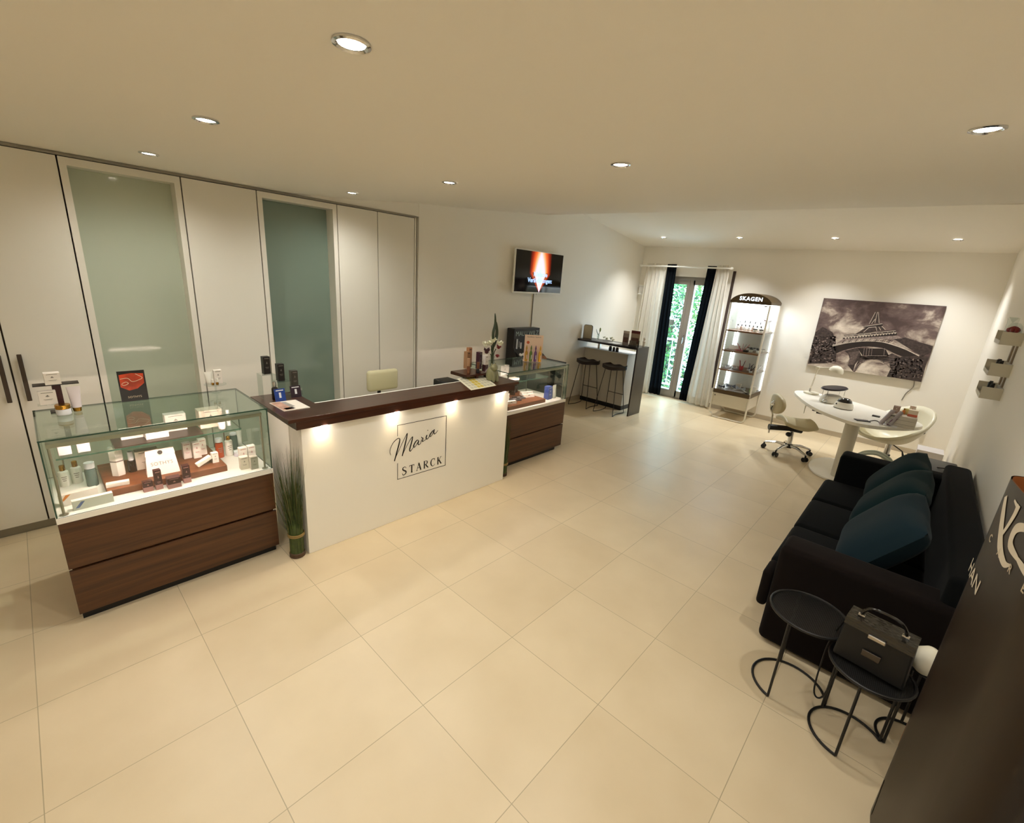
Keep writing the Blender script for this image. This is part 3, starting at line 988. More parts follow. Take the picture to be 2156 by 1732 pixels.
bottle('serum_bottle', 'silver and black pump bottle in front of the clear riser', 'bottle', (1.325, .775, CT), .02, .125, mat('dark_gloss', '#1a1210', .15, coat=.6), M_silver, .55, .3)


def easel(name, label, loc, w, h, m, rz, pic):
    t = thing(name, label, 'card', loc, rz)
    k = .22
    MB().add([(-w / 2, 0, 0), (w / 2, 0, 0), (w / 2, k * h, h), (-w / 2, k * h, h), (-w / 2, .003, 0), (w / 2, .003, 0), (w / 2, k * h + .003, h), (-w / 2, k * h + .003, h)], [(0, 1, 2, 3), (5, 4, 7, 6), (0, 4, 5, 1), (3, 2, 6, 7), (0, 3, 7, 4), (1, 5, 6, 2)]).build('card', m, t)
    T = lambda a, c: (a, k * c - .0012, c)
    q = MB()
    ribbon([(-w * .35, h * .88), (w * .35, h * .88)], h * .07, T, 0, q)
    q.add([T(-w * .1, h * .3), T(w * .1, h * .3), T(w * .1, h * .72), T(-w * .1, h * .72)], [(0, 1, 2, 3)])
    q.build('print', pic, t)
    MB().add([(-w * .2, k * h * .9 + .004, h * .9), (w * .2, k * h * .9 + .004, h * .9), (w * .2, .06, 0), (-w * .2, .06, 0)], [(0, 1, 2, 3)]).build('stand_leg', m, t, solid=.002)
    return t


easel('info_card', 'blue leaflet card standing on the left arm of the counter', (1.335, .70, CT), .07, .085, mat('blue_card', '#123a8a', .3, var=.4, vscale=30), .05, M_frost)
easel('info_card', 'dark purple leaflet card standing on the left arm of the counter', (1.46, .755, CT), .072, .08, mat('purple_card', '#2a1526', .3, var=.5, vscale=30), .02, M_frost)
a = [pz(*p, 1.004) for p in ((567, 848), (622, 841), (653, 857), (598, 865))]
bk = thing('magazine', 'open pale brochure lying on the left front of the dark counter top', 'brochure', (sum(p.x for p in a) / 4, sum(p.y for p in a) / 4, CT))
q = [(p.x - bk.location.x, p.y - bk.location.y) for p in a]
q = [q[3], q[2], q[1], q[0]]
MB().prism(q, 0, .004).build('pages', mat('pale_paper', '#e6ddd0', .4), bk)


def bil(s, t_):
    p = [Vector((*x, .0046)) for x in q]
    return p[0] * (1 - s) * (1 - t_) + p[1] * s * (1 - t_) + p[2] * s * t_ + p[3] * (1 - s) * t_


MB().add([bil(.02, .05), bil(.40, .05), bil(.38, .95), bil(.02, .95)], [(0, 1, 2, 3)]).build('photo', mat('brochure_photo', '#b98f78', .35, var=.35, vscale=18), bk)
MB().add([bil(.14, .08), bil(.50, .1), bil(.48, .28), bil(.12, .26)], [(0, 1, 2, 3)]).build('caption', M_printd, bk)
MB().add([bil(.40, .3), bil(.60, .3), bil(.55, .9), bil(.38, .9)], [(0, 1, 2, 3)]).build('photo', mat('brochure_grey', '#9a938c', .35, var=.3, vscale=25), bk)
# ================================================================ right arm of the counter
pf = thing('dark_display_board', 'raised dark wooden board on the counter right arm, under the brown perfume cartons', 'board', (3.02, .66, CT))
MB().box(-.14, -.11, .028, .13, .12, .046).build('board', M_cwood, pf)
for x, y in ((-.005, -.09), (.11, -.09), (-.005, .1), (.11, .1)):
    MB().box(x - .012, y - .012, 0, x + .012, y + .012, .028).build('foot', M_cwood, pf)
PB = CT + .0463
M_kraft = mat('kraft_carton', '#9a7352', .5)
M_copper = mat('copper_glass', '#7a4a33', .2, .4, coat=.4)
q1, q2_, q3, q4 = pz(984, 776, PB), pz(986, 787, PB), pz(1006, 785, PB), pz(1009, 777, PB)
carton('kraft_carton', 'tall kraft brown carton with round emblem, front one of two on the raised board', 'carton', (q1.x + .01, q1.y + .02, PB), .046, .045, .165, .1, M_kraft, M_printd)
carton('kraft_carton', 'tallest kraft brown carton standing behind the other kraft carton', 'carton', (q1.x + .065, q1.y + .055, PB), .044, .035, .195, .1, mat('rose_kraft', '#a8744f', .5), M_printd)
bottle('mist_bottle', 'copper coloured bottle in front of the kraft cartons', 'bottle', (q2_.x, q2_.y, PB), .017, .145, M_copper, M_kraft, .9, .5)
carton('plum_carton', 'dark plum and white carton right of the kraft cartons', 'carton', (q4.x + .01, q4.y + .02, PB), .042, .042, .165, .1, mat('plum_carton', '#3d1d2c', .4), M_print)
bottle('mist_bottle', 'short copper and black bottle in front of the plum carton', 'bottle', (q3.x, q3.y, PB), .015, .105, M_bcard, M_copper, .9, .6)
q5 = pz(1022, 785, CT)
carton('tall_white_carton', 'white carton with dark foot standing behind the animal-shaped vase', 'carton', (q5.x + .03, q5.y + .04, CT), .045, .04, .17, .1, M_carton, M_print, None, .45, M_burg)
# price list, lying on the counter
a = [pz(*p, 1.003) for p in ((962, 797), (1012, 787), (1045, 811), (992, 821))]
cx_, cy_ = sum(p.x for p in a) / 4, sum(p.y for p in a) / 4
lf = thing('price_list', 'white and yellow printed sheet lying on the right of the counter top', 'leaflet', (cx_, cy_, CT))
q2 = [(p.x - cx_, p.y - cy_) for p in a][::-1]
MB().prism(q2, 0, .003).build('sheet', mat('cream_sheet', '#e9e3cb', .4), lf)


def bil2(s, t_):
    p = [Vector((*x, .0036)) for x in q2]
    return p[0] * (1 - s) * (1 - t_) + p[1] * s * (1 - t_) + p[2] * s * t_ + p[3] * (1 - s) * t_


yl = MB(); gl = MB()
random.seed(3)
for i in range(7):
    for j in range(5):
        s0, t0 = .06 + i * .128, .06 + j * .18
        yy = (i in (2, 3)) or (i == 4 and j == 4)
        (yl if yy else gl).add([bil2(s0, t0), bil2(s0 + .11, t0), bil2(s0 + .11, t0 + .15), bil2(s0, t0 + .15)], [(0, 1, 2, 3)])
yl.build('yellow_print', mat('yellow_print', '#c9b13c', .4), lf)
gl.build('grey_print', mat('soft_grey_print', '#c3bda6', .4, var=.2, vscale=60), lf)
# cat shaped vase with flowers
p = pz(1036, 812, 1.0)
vz = thing('cat_vase', 'green ceramic animal-shaped vase on the counter corner holding flowers', 'vase', (3.085, .44, CT))
M_cer = mat('sage_ceramic', '#7d7a58', .35, coat=.3)
b = MB()
b.lathe([(.036, 0), (.05, .01), (.056, .05), (.05, .09), (.038, .115), (.03, .13)], n=20)
b.ell((-.005, -.028, .125), .036, .036, .034)
b.ell((-.006, -.055, .116), .016, .014, .012)
for sx in (-1, 1):
    b.tube([(sx * .022, -.05, .0), (sx * .024, -.048, .05), (sx * .022, -.03, .09)], [.014, .013, .016], 10)
    b.tube([(sx * .02 - .005, -.02, .148), (sx * .024 - .005, -.02, .168)], [.012, .002], 8)
b.build('body', M_cer, vz, smooth=True)
MB().lathe([(.024, .13), (.026, .16), (.02, .20), (.024, .225), (.0225, .225), (.018, .2), (.022, .16), (.02, .135)], (.004, .012, 0), n=18).build('glass_neck', M_acryl, vz, smooth=True)
fl = thing('bouquet', 'bunch of white and dark red flowers with tall leaves in the animal-shaped vase', 'flowers', (3.089, .452, CT + .138))
M_stem = mat('stem_green', '#2d3a1c', .5)
M_leafd = mat('dark_leaf', '#23301a', .45)
b = MB()
ends = [(-.02, 0, .155), (.01, -.01, .20), (.025, .01, .19), (-.035, -.01, .11), (.04, 0, .15), (.03, .02, .09), (-.01, .02, .21), (.012, 0, .17)]
for e in ends:
    b.tube(crv([(random.uniform(-.008, .008), random.uniform(-.008, .008), -.125), (e[0] * .3, e[1] * .3, e[2] * .55), e], 5), .0045, 6)
b.build('stems', M_stem, fl)


def leafstrip(mb, pts, w, ax=Vector((1, 0, 0))):
    P = crv(pts, 6); n = len(P); vs = []
    for i, q_ in enumerate(P):
        k = math.sin(PI * min(1, (i + .6) / n)) ** .6
        vs += [q_ + ax * w * k, q_ - ax * w * k]
    mb.add(vs, [(2 * i, 2 * i + 1, 2 * i + 3, 2 * i + 2) for i in range(n - 1)])
    return mb


leafstrip(MB(), [(0, 0, .12), (.0, 0, .22), (-.004, 0, .30), (.014, 0, .38), (.004, 0, .47)], .013, Vector((.7, -.7, 0))).build('tall_leaf', M_leafd, fl, solid=.001)
leafstrip(MB(), [(.01, 0, .16), (.035, 0, .24), (.04, 0, .31), (.026, 0, .395)], .015, Vector((.7, -.7, 0))).build('tall_leaf', M_leafd, fl, solid=.001)
M_petw = mat('white_petal', '#d9d9c2', .6); M_petr = mat('dark_red_petal', '#3a0d14', .55); M_petr2 = mat('red_petal', '#7a1c1c', .55)


def blossom(c, r, m, nm, n=9):
    q_ = MB()
    for k in range(n):
        w = 2.4 * k; e = random.uniform(.1, .9)
        d = Vector((math.cos(w) * math.cos(e), math.sin(w) * math.cos(e), math.sin(e)))
        s = d.cross(Vector((0, 0, 1))).normalized()
        u_ = s.cross(d)
        C0 = Vector(c)
        q_.add([C0, C0 + d * r * .55 + s * r * .42, C0 + d * r + u_ * r * .15, C0 + d * r * .55 - s * r * .42], [(0, 1, 2, 3)])
    q_.ell(c, r * .4, r * .4, r * .35, 8, 6)
    return q_.build(nm, m, fl, solid=.0008)


for c, r, m in (((-.065, .03, .185), .045, M_petw), ((-.03, .01, .195), .042, M_petw), ((.0, 0, .225), .045, M_petw), ((.05, -.04, .195), .045, M_petw), ((-.055, .02, .125), .048, M_petr), ((.045, -.03, .165), .034, M_petr2), ((.035, -.03, .085), .026, M_petr2)):
    blossom(c, r, m, 'blossom')
tag(MB().rbox(2.69, .60, .7305, 2.86, .80, .99, .012).build('desk_terminal', M_black, smooth=True), 'black rounded payment terminal just showing behind the counter top', 'terminal')
# desk chair behind the counter
p = py(806, 798, 1.15)
p = py(806, 799, 1.42)
ch = thing('office_chair', 'cream upholstered chair back behind the white counter', 'chair', (p.x, 1.42, 0))
M_cream = mat('cream_leather', '#cfc9a4', .5, bump=.1)
MB().rbox(-.165, -.03, p.z - .105, .165, .04, p.z + .10, .03, 4).build('backrest', M_cream, ch, smooth=True)
MB().tube([(0, .03, .9), (0, .075, .8), (0, .07, .52), (0, -.1, .47)], .018, 8).build('back_arm', M_bmetal, ch)
MB().rbox(-.21, -.40, .45, .21, .03, .53, .03, 4).build('seat', M_cream, ch, smooth=True)
MB().tube([(0, -.18, .45), (0, -.18, .12)], .025, 10).build('column', M_chrome, ch)
for k in range(5):
    w_ = 2 * PI * k / 5
    MB().tube([(0, -.18, .12), (.26 * math.cos(w_), -.18 + .26 * math.sin(w_), .07)], [.022, .014], 8).build('leg', M_bmetal, ch)
    MB().ell((.26 * math.cos(w_), -.18 + .26 * math.sin(w_), .028), .028, .028, .028, 10, 6).build('caster', M_bmetal, ch)

# ---------------------------------------------------------------- grass bundles beside the counter
M_grass = mat('grass_green', '#3a4a1e', .55, var=.35, vscale=40)
M_grassd = mat('grass_dry', '#5d5a30', .6)
M_twine = mat('straw_twine', '#8a7340', .7)


def grass(label, loc, h, seed, r0=.052, lean=.10, nb=230, clampx=True):
    random.seed(seed)
    t = thing('grass_bundle', label, 'grass bundle', loc, 0, 'standing grass bundles')
    MB().lathe([(r0 * .95, 0), (r0 * 1.03, .004), (r0 * 1.03, .03), (r0 * .95, .034)], n=20).build('base', mat('wood_base', '#4a3420', .6), t, smooth=True)
    bl = MB()
    for i in range(nb):
        w = random.uniform(0, 2 * PI); rr = r0 * math.sqrt(random.random()) * .95
        x, y = rr * math.cos(w), rr * math.sin(w)
        hh = h * random.uniform(.55, 1.0)
        lx, ly = (x / r0) * lean * random.uniform(.3, 1.5), (y / r0) * lean * .6 * random.uniform(.3, 1.3)
        cu = random.uniform(.0, .05) if random.random() < .7 else -.02
        lx = min(lx, .052 - x) if clampx else lx
        P = [(x, y, .03), (x * 1.0, y * 1.0, hh * .3), (x + lx * .4, y + ly * .4, hh * .65), (x + lx * (1 + cu * 6), y + ly * (1 + cu * 4), hh)]
        P = [Vector(q_) for q_ in P]
        a_ = random.uniform(0, PI); s = Vector((math.cos(a_), math.sin(a_), 0)) * random.uniform(.0018, .0034)
        vs = []
        for k, q_ in enumerate(crv(P, 3)):
            f = max(.08, 1 - (k / 9) ** 2)
            vs += [q_ + s * f, q_ - s * f]
        bl.add(vs, [(2 * i_, 2 * i_ + 1, 2 * i_ + 3, 2 * i_ + 2) for i_ in range(len(vs) // 2 - 1)], 0 if random.random() < .8 else 1)
    bl.lathe([(r0 * .9, .03), (r0 * .92, h * .26), (r0 * .6, h * .45)], n=24)
    bl.build('blades', [M_grass, M_grassd], t)
    tw = MB()
    for k in range(3):
        tw.tube([(r0 * 1.04 * math.cos(2 * PI * i_ / 24), r0 * 1.04 * math.sin(2 * PI * i_ / 24), h * .2 + k * .007) for i_ in range(24)], .0042, 6, closed=True)
    tw.build('twine', M_twine, t)
    return t


p = pz(627, 1166, 0)
grass('tied grass bundle standing between the left glass case and the counter', (1.247, .375, 0), .80, 5, .048, .085)
grass('tied grass bundle standing between the counter and the far glass case', (3.285, .41, 0), .62, 9, .045, .03)

# ================================================================ contents of the far glass case
def cz(x, y, z=DK): return (x, y, z)
tr2 = MB().rbox(3.45, .54, DK, 4.05, 1.02, .662, .003)
tag(tr2.build('wooden_tray', M_traywood), 'reddish brown wooden display tray in the far glass case', 'tray')
T2 = .6623
carton('kraft_carton', 'brown carton with round emblem at the left of the far case tray', 'carton', (3.53, .70, T2), .05, .04, .105, .1, M_traywood, M_carton)
bottle('white_tube', 'slim white roll bottle beside the emblem carton in the far case', 'bottle', (3.60, .70, T2), .016, .085, M_white, M_white, .9, .3)
carton('flat_carton', 'long white flat carton lying at the left front of the far case tray', 'carton', (3.555, .615, T2), .13, .04, .03, -.25, M_carton)
for i, (x, y, r_, z_, lab) in enumerate(((3.70, .69, -.4, 0, 'dark flat makeup palette lying on the far case tray, left and lower'), (3.80, .72, -.2, .0, 'dark flat makeup palette lying on the far case tray, right one'))):
    t = thing('makeup_palette', lab, 'palette', (x, y, T2), r_)
    MB().rbox(-.065, -.045, 0, .065, .045, .013, .003).build('case', mat('slate_palette', '#332e33', .3, coat=.3), t)
    MB().box(-.02, -.008, .0132, .02, .008, .0138).build('emblem', M_frost, t)
carton('slim_box', 'white slim carton lying between the palettes and the flat carton', 'carton', (3.66, .80, T2), .10, .03, .02, -.5, M_carton, mark=False)
carton('flat_box', 'long pinkish white carton lying on the right of far case tray, front one', 'carton', (3.93, .70, T2), .15, .045, .035, -.25, M_carton)
carton('flat_box', 'long pinkish white carton lying on the right of far case tray, rear one', 'carton', (3.985, .775, T2), .15, .045, .035, -.25, M_carton)
carton('blue_carton', 'blue square carton standing in the right front of the far case', 'carton', (4.19, .62, DK), .08, .06, .15, .1, mat('blue_box', '#4a5fa8', .35), M_frost)
tubepack('white_tube', 'white cosmetic tube beside the blue carton in the far case', 'tube', (4.285, .61, DK), .075, .155, M_white, M_white, .1)
carton('pale_carton', 'white carton with pink print standing at the rear of the far case tray', 'carton', (3.66, .985, T2), .09, .05, .13, 0, M_foil, M_pink)
for i, (x, y) in enumerate(((3.80, .93), (3.89, .95), (3.85, .86), (3.97, .93))):
    bottle('dark_jar', ['dark glass bottle, leftmost of four at the back of the far case', 'dark glass bottle behind the front one in the far case', 'dark glass bottle in front of the others in the far case', 'dark glass bottle, rightmost of four in the far case'][i], 'bottle', (x, y, T2), .03, .11, M_dkliq, M_frost if i == 2 else M_bcard, .6, .25)
# on its shelf
t = carton('shelf_tray', 'flat white carton lying on the shelf of the far glass case', 'carton', (3.72, .84, SH), .22, .16, .022, -.1, M_carton, mark=False)
carton('shelf_carton', 'white carton standing on the shelf of the far case, left of two', 'carton', (3.56, .96, SH), .06, .05, .10, 0, M_carton)
carton('shelf_carton', 'pair of joined white cartons standing on the shelf of the far case, right', 'carton', (3.80, .98, SH), .13, .05, .125, 0, M_carton)

# ampoule poster standing on the far glass case
ap = thing('ampoule_display', 'pale pink card with four coloured ampoules on top of the far glass case', 'sign', (4.095, .816, TPZ), -.73)
MB().box(-.105, -.004, 0, .105, .0, .30).build('card', mat('pink_card', '#efd2bd', .4), ap)
MB().box(-.105, .0, 0, .105, .07, .004).build('foot', M_carton, ap)
TA = lambda a, c: (a, -.0055, c)
text_mb('Excellence  Sommer', .019, lambda a, c: TA(a, .278 + c)).build('lettering', M_printd, ap)
MB().lathe([(.0001, 0), (.018, 0), (.018, .002), (.0001, .002)], n=7).build('orange_flower', mat('orange_red', '#c65a35', .5), ap, loc=(-.065, -.0045, .215), rot=(PI / 2, 0, 0))
random.seed(2)
for k, (cc, cl) in enumerate((('#b98a35', 0), ('#54702a', 1), ('#6d3f78', 2), ('#e0a528', 3))):
    mm = mat('ampoule_%s' % ['amber', 'green', 'violet', 'yellow'][k], cc, .12, coat=.5)
    x = -.078 + k * .052
    am = MB().lathe([(.015, .005), (.0165, .012), (.0165, .10), (.013, .115), (.006, .125), (.006, .14), (.009, .15), (.003, .185), (.0001, .187)], (x, -.022, 0), n=14)
    am.build('ampoule', mm, ap, smooth=True)
    ribbon([(x + .006, .035), (x + .005, .075), (x + .009, .08)], .006, lambda a, c: (a, -.0392, c), 0).build('gloss_print', M_frost, ap)

# ================================================================ black makeup tower against the wall
mk = thing('makeup_display', 'black cosmetics display tower with testers behind the far glass case', 'display stand', (4.88, 1.4, 0), 0)
MB().box(-.28, .0, 0, .28, .33, .78).build('cabinet', M_black, mk)
side = [(-.02, .785), (.33, .785), (.33, 1.28), (.20, 1.28), (.20, 1.05), (.10, .86)]
MB().prism(side, -.265, -.255, ax=0).build('side_cheek', M_black, mk)
MB().box(-.255, .20, .785, .255, .33, 1.285).build('back_panel', M_bcard, mk)
text_mb('MALU WILZ', .088, lambda a, c: (a, .1985, 1.215 + c)).build('lettering', mat('pale_green_letters', '#a9b8b0', .4), mk)
sl = MB().add([(.255, -.12, .785), (.255, .19, .785), (.255, .19, 1.0), (-.25, -.12, .785), (-.25, .19, .785), (-.25, .19, 1.0)], [(0, 1, 2), (3, 5, 4), (0, 2, 5, 3), (0, 3, 4, 1)])
sl.build('tester_slope', M_bcard, mk)
dv = Vector((0, .31, .215)); nn = Vector((0, -.215, .31)).normalized()
for r_ in range(3):
    for k in range(8):
        c_ = Vector((-.21 + k * .06, -.12, .785)) + dv * (.25 + r_ * .25)
        if r_ == 0:
            MB().box(-.026, -.03, 0, .026, .03, .006).build('palette', mat('skin_tones', '#5c4a45', .35) if k == 0 and r_ == 0 else bpy.data.materials['skin_tones'], mk, loc=c_ + nn * .0005, rot=(math.atan2(.215, .31), 0, 0))
        elif r_ == 1:
            for e in (-.014, .014):
                MB().box(-.008, -.03, 0, .008, .03, .012).build('lip_tester', mat('lip_tones', '#a06a45', .35) if k == 0 and e < 0 else bpy.data.materials['lip_tones'], mk, loc=c_ + nn * .0005 + Vector((e, 0, 0)), rot=(math.atan2(.215, .31), 0, 0))
        else:
            MB().lathe([(.0001, 0), (.023, 0), (.023, .014), (.0001, .014)], n=14).build('powder_tester', M_whitep, mk, loc=c_ + nn * .0005, rot=(math.atan2(.215, .31), 0, 0))
for k, (x, z0, z1) in enumerate(((-.21, 1.02, 1.15), (-.165, 1.04, 1.12), (-.13, 1.02, 1.10))):
    MB().tube([(x, .19, z0), (x, .19, z1)], .011, 8).build('brush', [M_frost, M_silver, M_frost][k], mk)
tag(MB().rbox(5.30, 1.38, 0, 5.55, 1.78, .80, .006).build('black_side_cabinet', M_black), 'black low cabinet corner right of the makeup tower against the wall', 'cabinet')

# ================================================================ television
tv = thing('television', 'wall-mounted flat television with white frame showing a glowing orange picture', 'television', (5.19, 1.775, 2.02))
W2, H2 = .516, .281
fr_ = MB().box(-W2, -.045, -H2, W2, -.02, H2)
fr_.build('housing', M_whitep, tv, bevel=.004)
MB().box(-.2, -.02, -.15, .2, .0245, .15).build('wall_mount', M_bmetal, tv)
MB().rbox(-.03, -.05, -H2 - .012, .03, -.03, -H2 - .0003, .003).build('emblem_tab', M_whitep, tv)
# screen: glowing shape from coordinates of the panel itself
ms = bpy.data.materials.new('tv_screen'); ms.use_nodes = True
nt = ms.node_tree; nt.nodes.clear()
out = nt.nodes.new('ShaderNodeOutputMaterial'); em = nt.nodes.new('ShaderNodeEmission'); gs = nt.nodes.new('ShaderNodeBsdfGlossy'); gs.inputs['Roughness'].default_value = .06
gs.inputs['Color'].default_value = (.04, .04, .04, 1)
ad = nt.nodes.new('ShaderNodeAddShader')
tc = nt.nodes.new('ShaderNodeTexCoord'); sp = nt.nodes.new('ShaderNodeSeparateXYZ'); nt.links.new(tc.outputs['Object'], sp.inputs[0])
xx = sp.outputs['X']; zz = sp.outputs['Z']
ax = _m('ABSOLUTE', _m('SUBTRACT', xx, .01))
# width of the flame falls towards the bottom tip
hw = _m('MINIMUM', _m('MULTIPLY', _m('ADD', zz, .264), .95), .235)
q = _m('DIVIDE', ax, _m('MAXIMUM', hw, .001))
core = _m('SUBTRACT', 1.0, q)
core = _m('MULTIPLY', core, _m('GREATER_THAN', zz, -.262))
top = _m('MULTIPLY', core, _m('SUBTRACT', 1.15, _m('MULTIPLY', _m('MAXIMUM', _m('SUBTRACT', zz, -.06), 0.0), 1.7)))
rp = nt.nodes.new('ShaderNodeValToRGB')
cr = rp.color_ramp
cr.elements[0].position = 0.0; cr.elements[0].color = (0, 0, 0, 1)
cr.elements[1].position = 1.0; cr.elements[1].color = lin('#c9d2ff')
for ps, cc in ((.05, '#2a0502'), (.2, '#8a1d06'), (.38, '#d8642a'), (.52, '#f0b080'), (.68, '#d9d0f0')):
    e = cr.elements.new(ps); e.color = lin(cc)
nt.links.new(top, rp.inputs['Fac'])
# darker V band
vb = _m('ABSOLUTE', _m('SUBTRACT', q, .62))
vm = _m('MULTIPLY', _m('LESS_THAN', vb, .08), _m('LESS_THAN', zz, .0))
mxx = nt.nodes.new('ShaderNodeMix'); mxx.data_type = 'RGBA'
nt.links.new(_m('MULTIPLY', vm, .75), mxx.inputs['Factor']); nt.links.new(rp.outputs['Color'], mxx.inputs[6]); mxx.inputs[7].default_value = lin('#3a0c04')
nt.links.new(mxx.outputs[2], em.inputs['Color']); em.inputs['Strength'].default_value = 1.5
nt.links.new(em.outputs[0], ad.inputs[0]); nt.links.new(gs.outputs[0], ad.inputs[1]); nt.links.new(ad.outputs[0], out.inputs[0])
MB().box(-W2 + .016, -.0465, -H2 + .02, W2 - .016, -.0453, H2 - .014).build('screen', ms, tv)
tl = text_mb('Klinische', .082, lambda a, c: (a + .02, -.048, -.025 + c), bold=.002)
text_mb('Veränderungen:', .082, lambda a, c: (a + .02, -.048, -.105 + c), bold=.002, mb=tl)
tl.build('screen_text', emat('screen_text_glow', '#a9c8ff', 1.7), tv)
tag(MB().tube([(5.17, 1.793, 1.735), (5.17, 1.794, .96)], .007, 8).build('cable_duct', M_trimg), 'thin cable duct running down the wall below the television', 'cable duct')

# ================================================================ bar table by the window wall
M_barw = mat('espresso_board', '#1c100c', .35)
M_barleg = mat('grey_brown_board', '#4b473f', .4)
bt = thing('bar_table', 'tall dark bar table with panel leg and grey cabinet below, left of the curtains', 'table', (6.55, 1.25, 0))
MB().box(6.36, .722, 1.03, 6.72, 1.785, 1.06).build('table_top', M_barw, bt, world=True)
lg = MB().box(6.36, .70, 0, 6.72, .7215, 1.06)
lg.m = [0, 0, 1, 0, 0, 0]
lg.build('panel_leg', [M_barw, M_barleg], bt, world=True)
MB().box(6.56, .95, .075, 6.93, 1.76, .905).build('cabinet', mat('grey_cabinet', '#b8b2a4', .45), bt, world=True)
MB().box(6.575, .955, 0, 6.92, 1.755, .0748).build('plinth', M_black, bt, world=True)
MB().box(6.60, 1.50, .9055, 6.64, 1.54, 1.0295).build('support', M_steel, bt, world=True)
M_ledge = mat('white_ledge', '#e9eaec', .4)
MB().box(6.55, .93, .9055, 6.96, 1.77, .915).build('ledge', M_ledge, bt, world=True)
for i, (y, r_, h_) in enumerate(((1.30, .026, .075), (1.235, .022, .07), (1.175, .026, .075))):
    o = MB().lathe([(r_ * .9, 0), (r_, .004), (r_, h_ * .7), (r_ * .8, h_ * .72), (r_ * .82, h_), (.0001, h_)], n=14).build('dark_jar', M_dkliq if i else M_black, loc=(6.60, y, .9153), smooth=True)
    tag(o, ['black round jar under the bar table top, leftmost of three', 'black narrow jar under the bar table top, middle of three', 'grey-black jar under the bar table top, rightmost of three'][i], 'jar')
BT = 1.0603
mi = thing('table_mirror', 'rounded rectangular table mirror with dark rim on the bar table', 'mirror', (6.50, 1.695, BT), -PI / 2)
P = [(-.085, .0), (.085, 0), (.085, .19), (.078, .214), (.055, .225), (-.055, .225), (-.078, .214), (-.085, .19)]
MB().prism(P, -.006, .006, ax=1).build('rim', M_bmetal, mi)
MB().prism([(a * .94, .006 + c * .95) for a, c in P], -.0075, -.0062, ax=1).build('glass', mat('mirror_glass', '#b3aa93', .25, .35), mi)
MB().box(-.05, .006, 0, .05, .06, .006).build('foot', M_bmetal, mi)
vs_ = thing('bud_vase', 'small clear vase with a green-white bud beside the table mirror', 'vase', (6.56, 1.53, BT))
MB().lathe([(.02, 0), (.022, .003), (.022, .10), (.019, .10), (.019, .005), (.0001, .004)], n=14).build('glass', M_acryl, vs_, smooth=True)
MB().tube([(0, 0, .01), (.0, -.01, .10), (.0, -.02, .14)], .004, 6).build('stem', M_stem, vs_)
MB().ell((.0, -.025, .165), .014, .014, .035, 10, 8).build('bud', mat('bud_green', '#93a060', .5), vs_, smooth=True)
leafstrip(MB(), [(0, 0, .08), (0, .03, .12), (0, .05, .17)], .010, Vector((1, 0, 0))).build('leaf', M_leafd, vs_, solid=.001)
wf = thing('white_orchid', 'cluster of white artificial blossoms lying on the bar table', 'flowers', (6.58, 1.38, BT))
fl_keep = fl; fl = wf
for c, r in (((0, 0, .03), .035), ((.02, -.07, .045), .04), ((-.02, -.13, .03), .035), ((0, .05, .05), .03)):
    blossom(c, r, M_petw, 'blossom')
MB().tube(crv([(0, .07, .006), (0, 0, .02), (0, -.12, .012)], 5), .003, 6).build('stem', M_stem, wf)
fl = fl_keep
pr = MB().box(6.42, 1.10, BT, 6.60, 1.28, BT + .002)
tag(pr.build('leaflet_sheet', mat('glossy_sheet', '#c9ccd0', .2)), 'pale sheet lying flat in the middle of the bar table', 'leaflet')


def stand_card(lab, y, w, h, m1, m2, x=6.48):
    t = thing('brochure_holder', lab, 'brochure stand', (x, y, BT), -PI / 2)
    MB().box(-w / 2, -.002, .002, w / 2, .002, h).build('leaflet', m1, t)
    MB().box(-w / 2, -.0032, h * .82, w / 2, -.0021, h).build('heading', m2, t)
    MB().box(-w * .4, -.0032, h * .2, w * .4, -.0021, h * .55).build('picture', mat('brown_photo', '#5d4038', .4, var=.5, vscale=30), t)
    MB().box(-w / 2, -.03, 0, w / 2, .02, .002).build('foot', M_acryl, t)
    return t


stand_card('narrow leaflet holder with eye photo on the bar table, left of the wide one', .985, .10, .215, mat('taupe_leaflet', '#8d7f78', .4), mat('grey_head', '#b5aba2', .4))
t = stand_card('wider leaflet holder with dark red heading on the bar table', .83, .145, .235, mat('kraft_leaflet', '#a39280', .4), mat('red_head', '#5a1a16', .4))
cb = thing('card_box', 'small grey box of business cards in front of the wide leaflet holder', 'card holder', (6.44, .83, BT), -PI / 2)
MB().box(-.065, -.028, 0, .065, .02, .02).build('tray', M_barleg, cb)
for k in range(4):
    MB().box(-.055 + k * .026, -.02 + k * .004, .0202, -.035 + k * .03, -.018 + k * .004, .09).build('card', mat('taupe_card', '#6b6258', .5) if k == 0 else bpy.data.materials['taupe_card'], cb)
tag(MB().tube([(6.45, .745, BT), (6.45, .745, BT + .10)], .008, 8).build('pen', M_bcard), 'black pen standing at the end of the bar table', 'pen')
bt2 = thing('board_sample', 'thin grey-brown sample board lying on the front end of the bar table', 'board', (6.44, .80, BT), 0) if False else None
fg = thing('figurine', 'small white bust figurine at the window end of the bar table', 'figurine', (6.64, .755, BT))
b = MB().lathe([(.02, 0), (.022, .01), (.014, .03), (.02, .055), (.024, .075), (.012, .095)], n=14)
b.ell((0, 0, .118), .017, .019, .024)
b.build('bust', mat('chalk_white', '#e6e0d6', .6), fg, smooth=True)

# bar stools
M_seat = mat('dark_brown_seat', '#1b0f0b', .5)


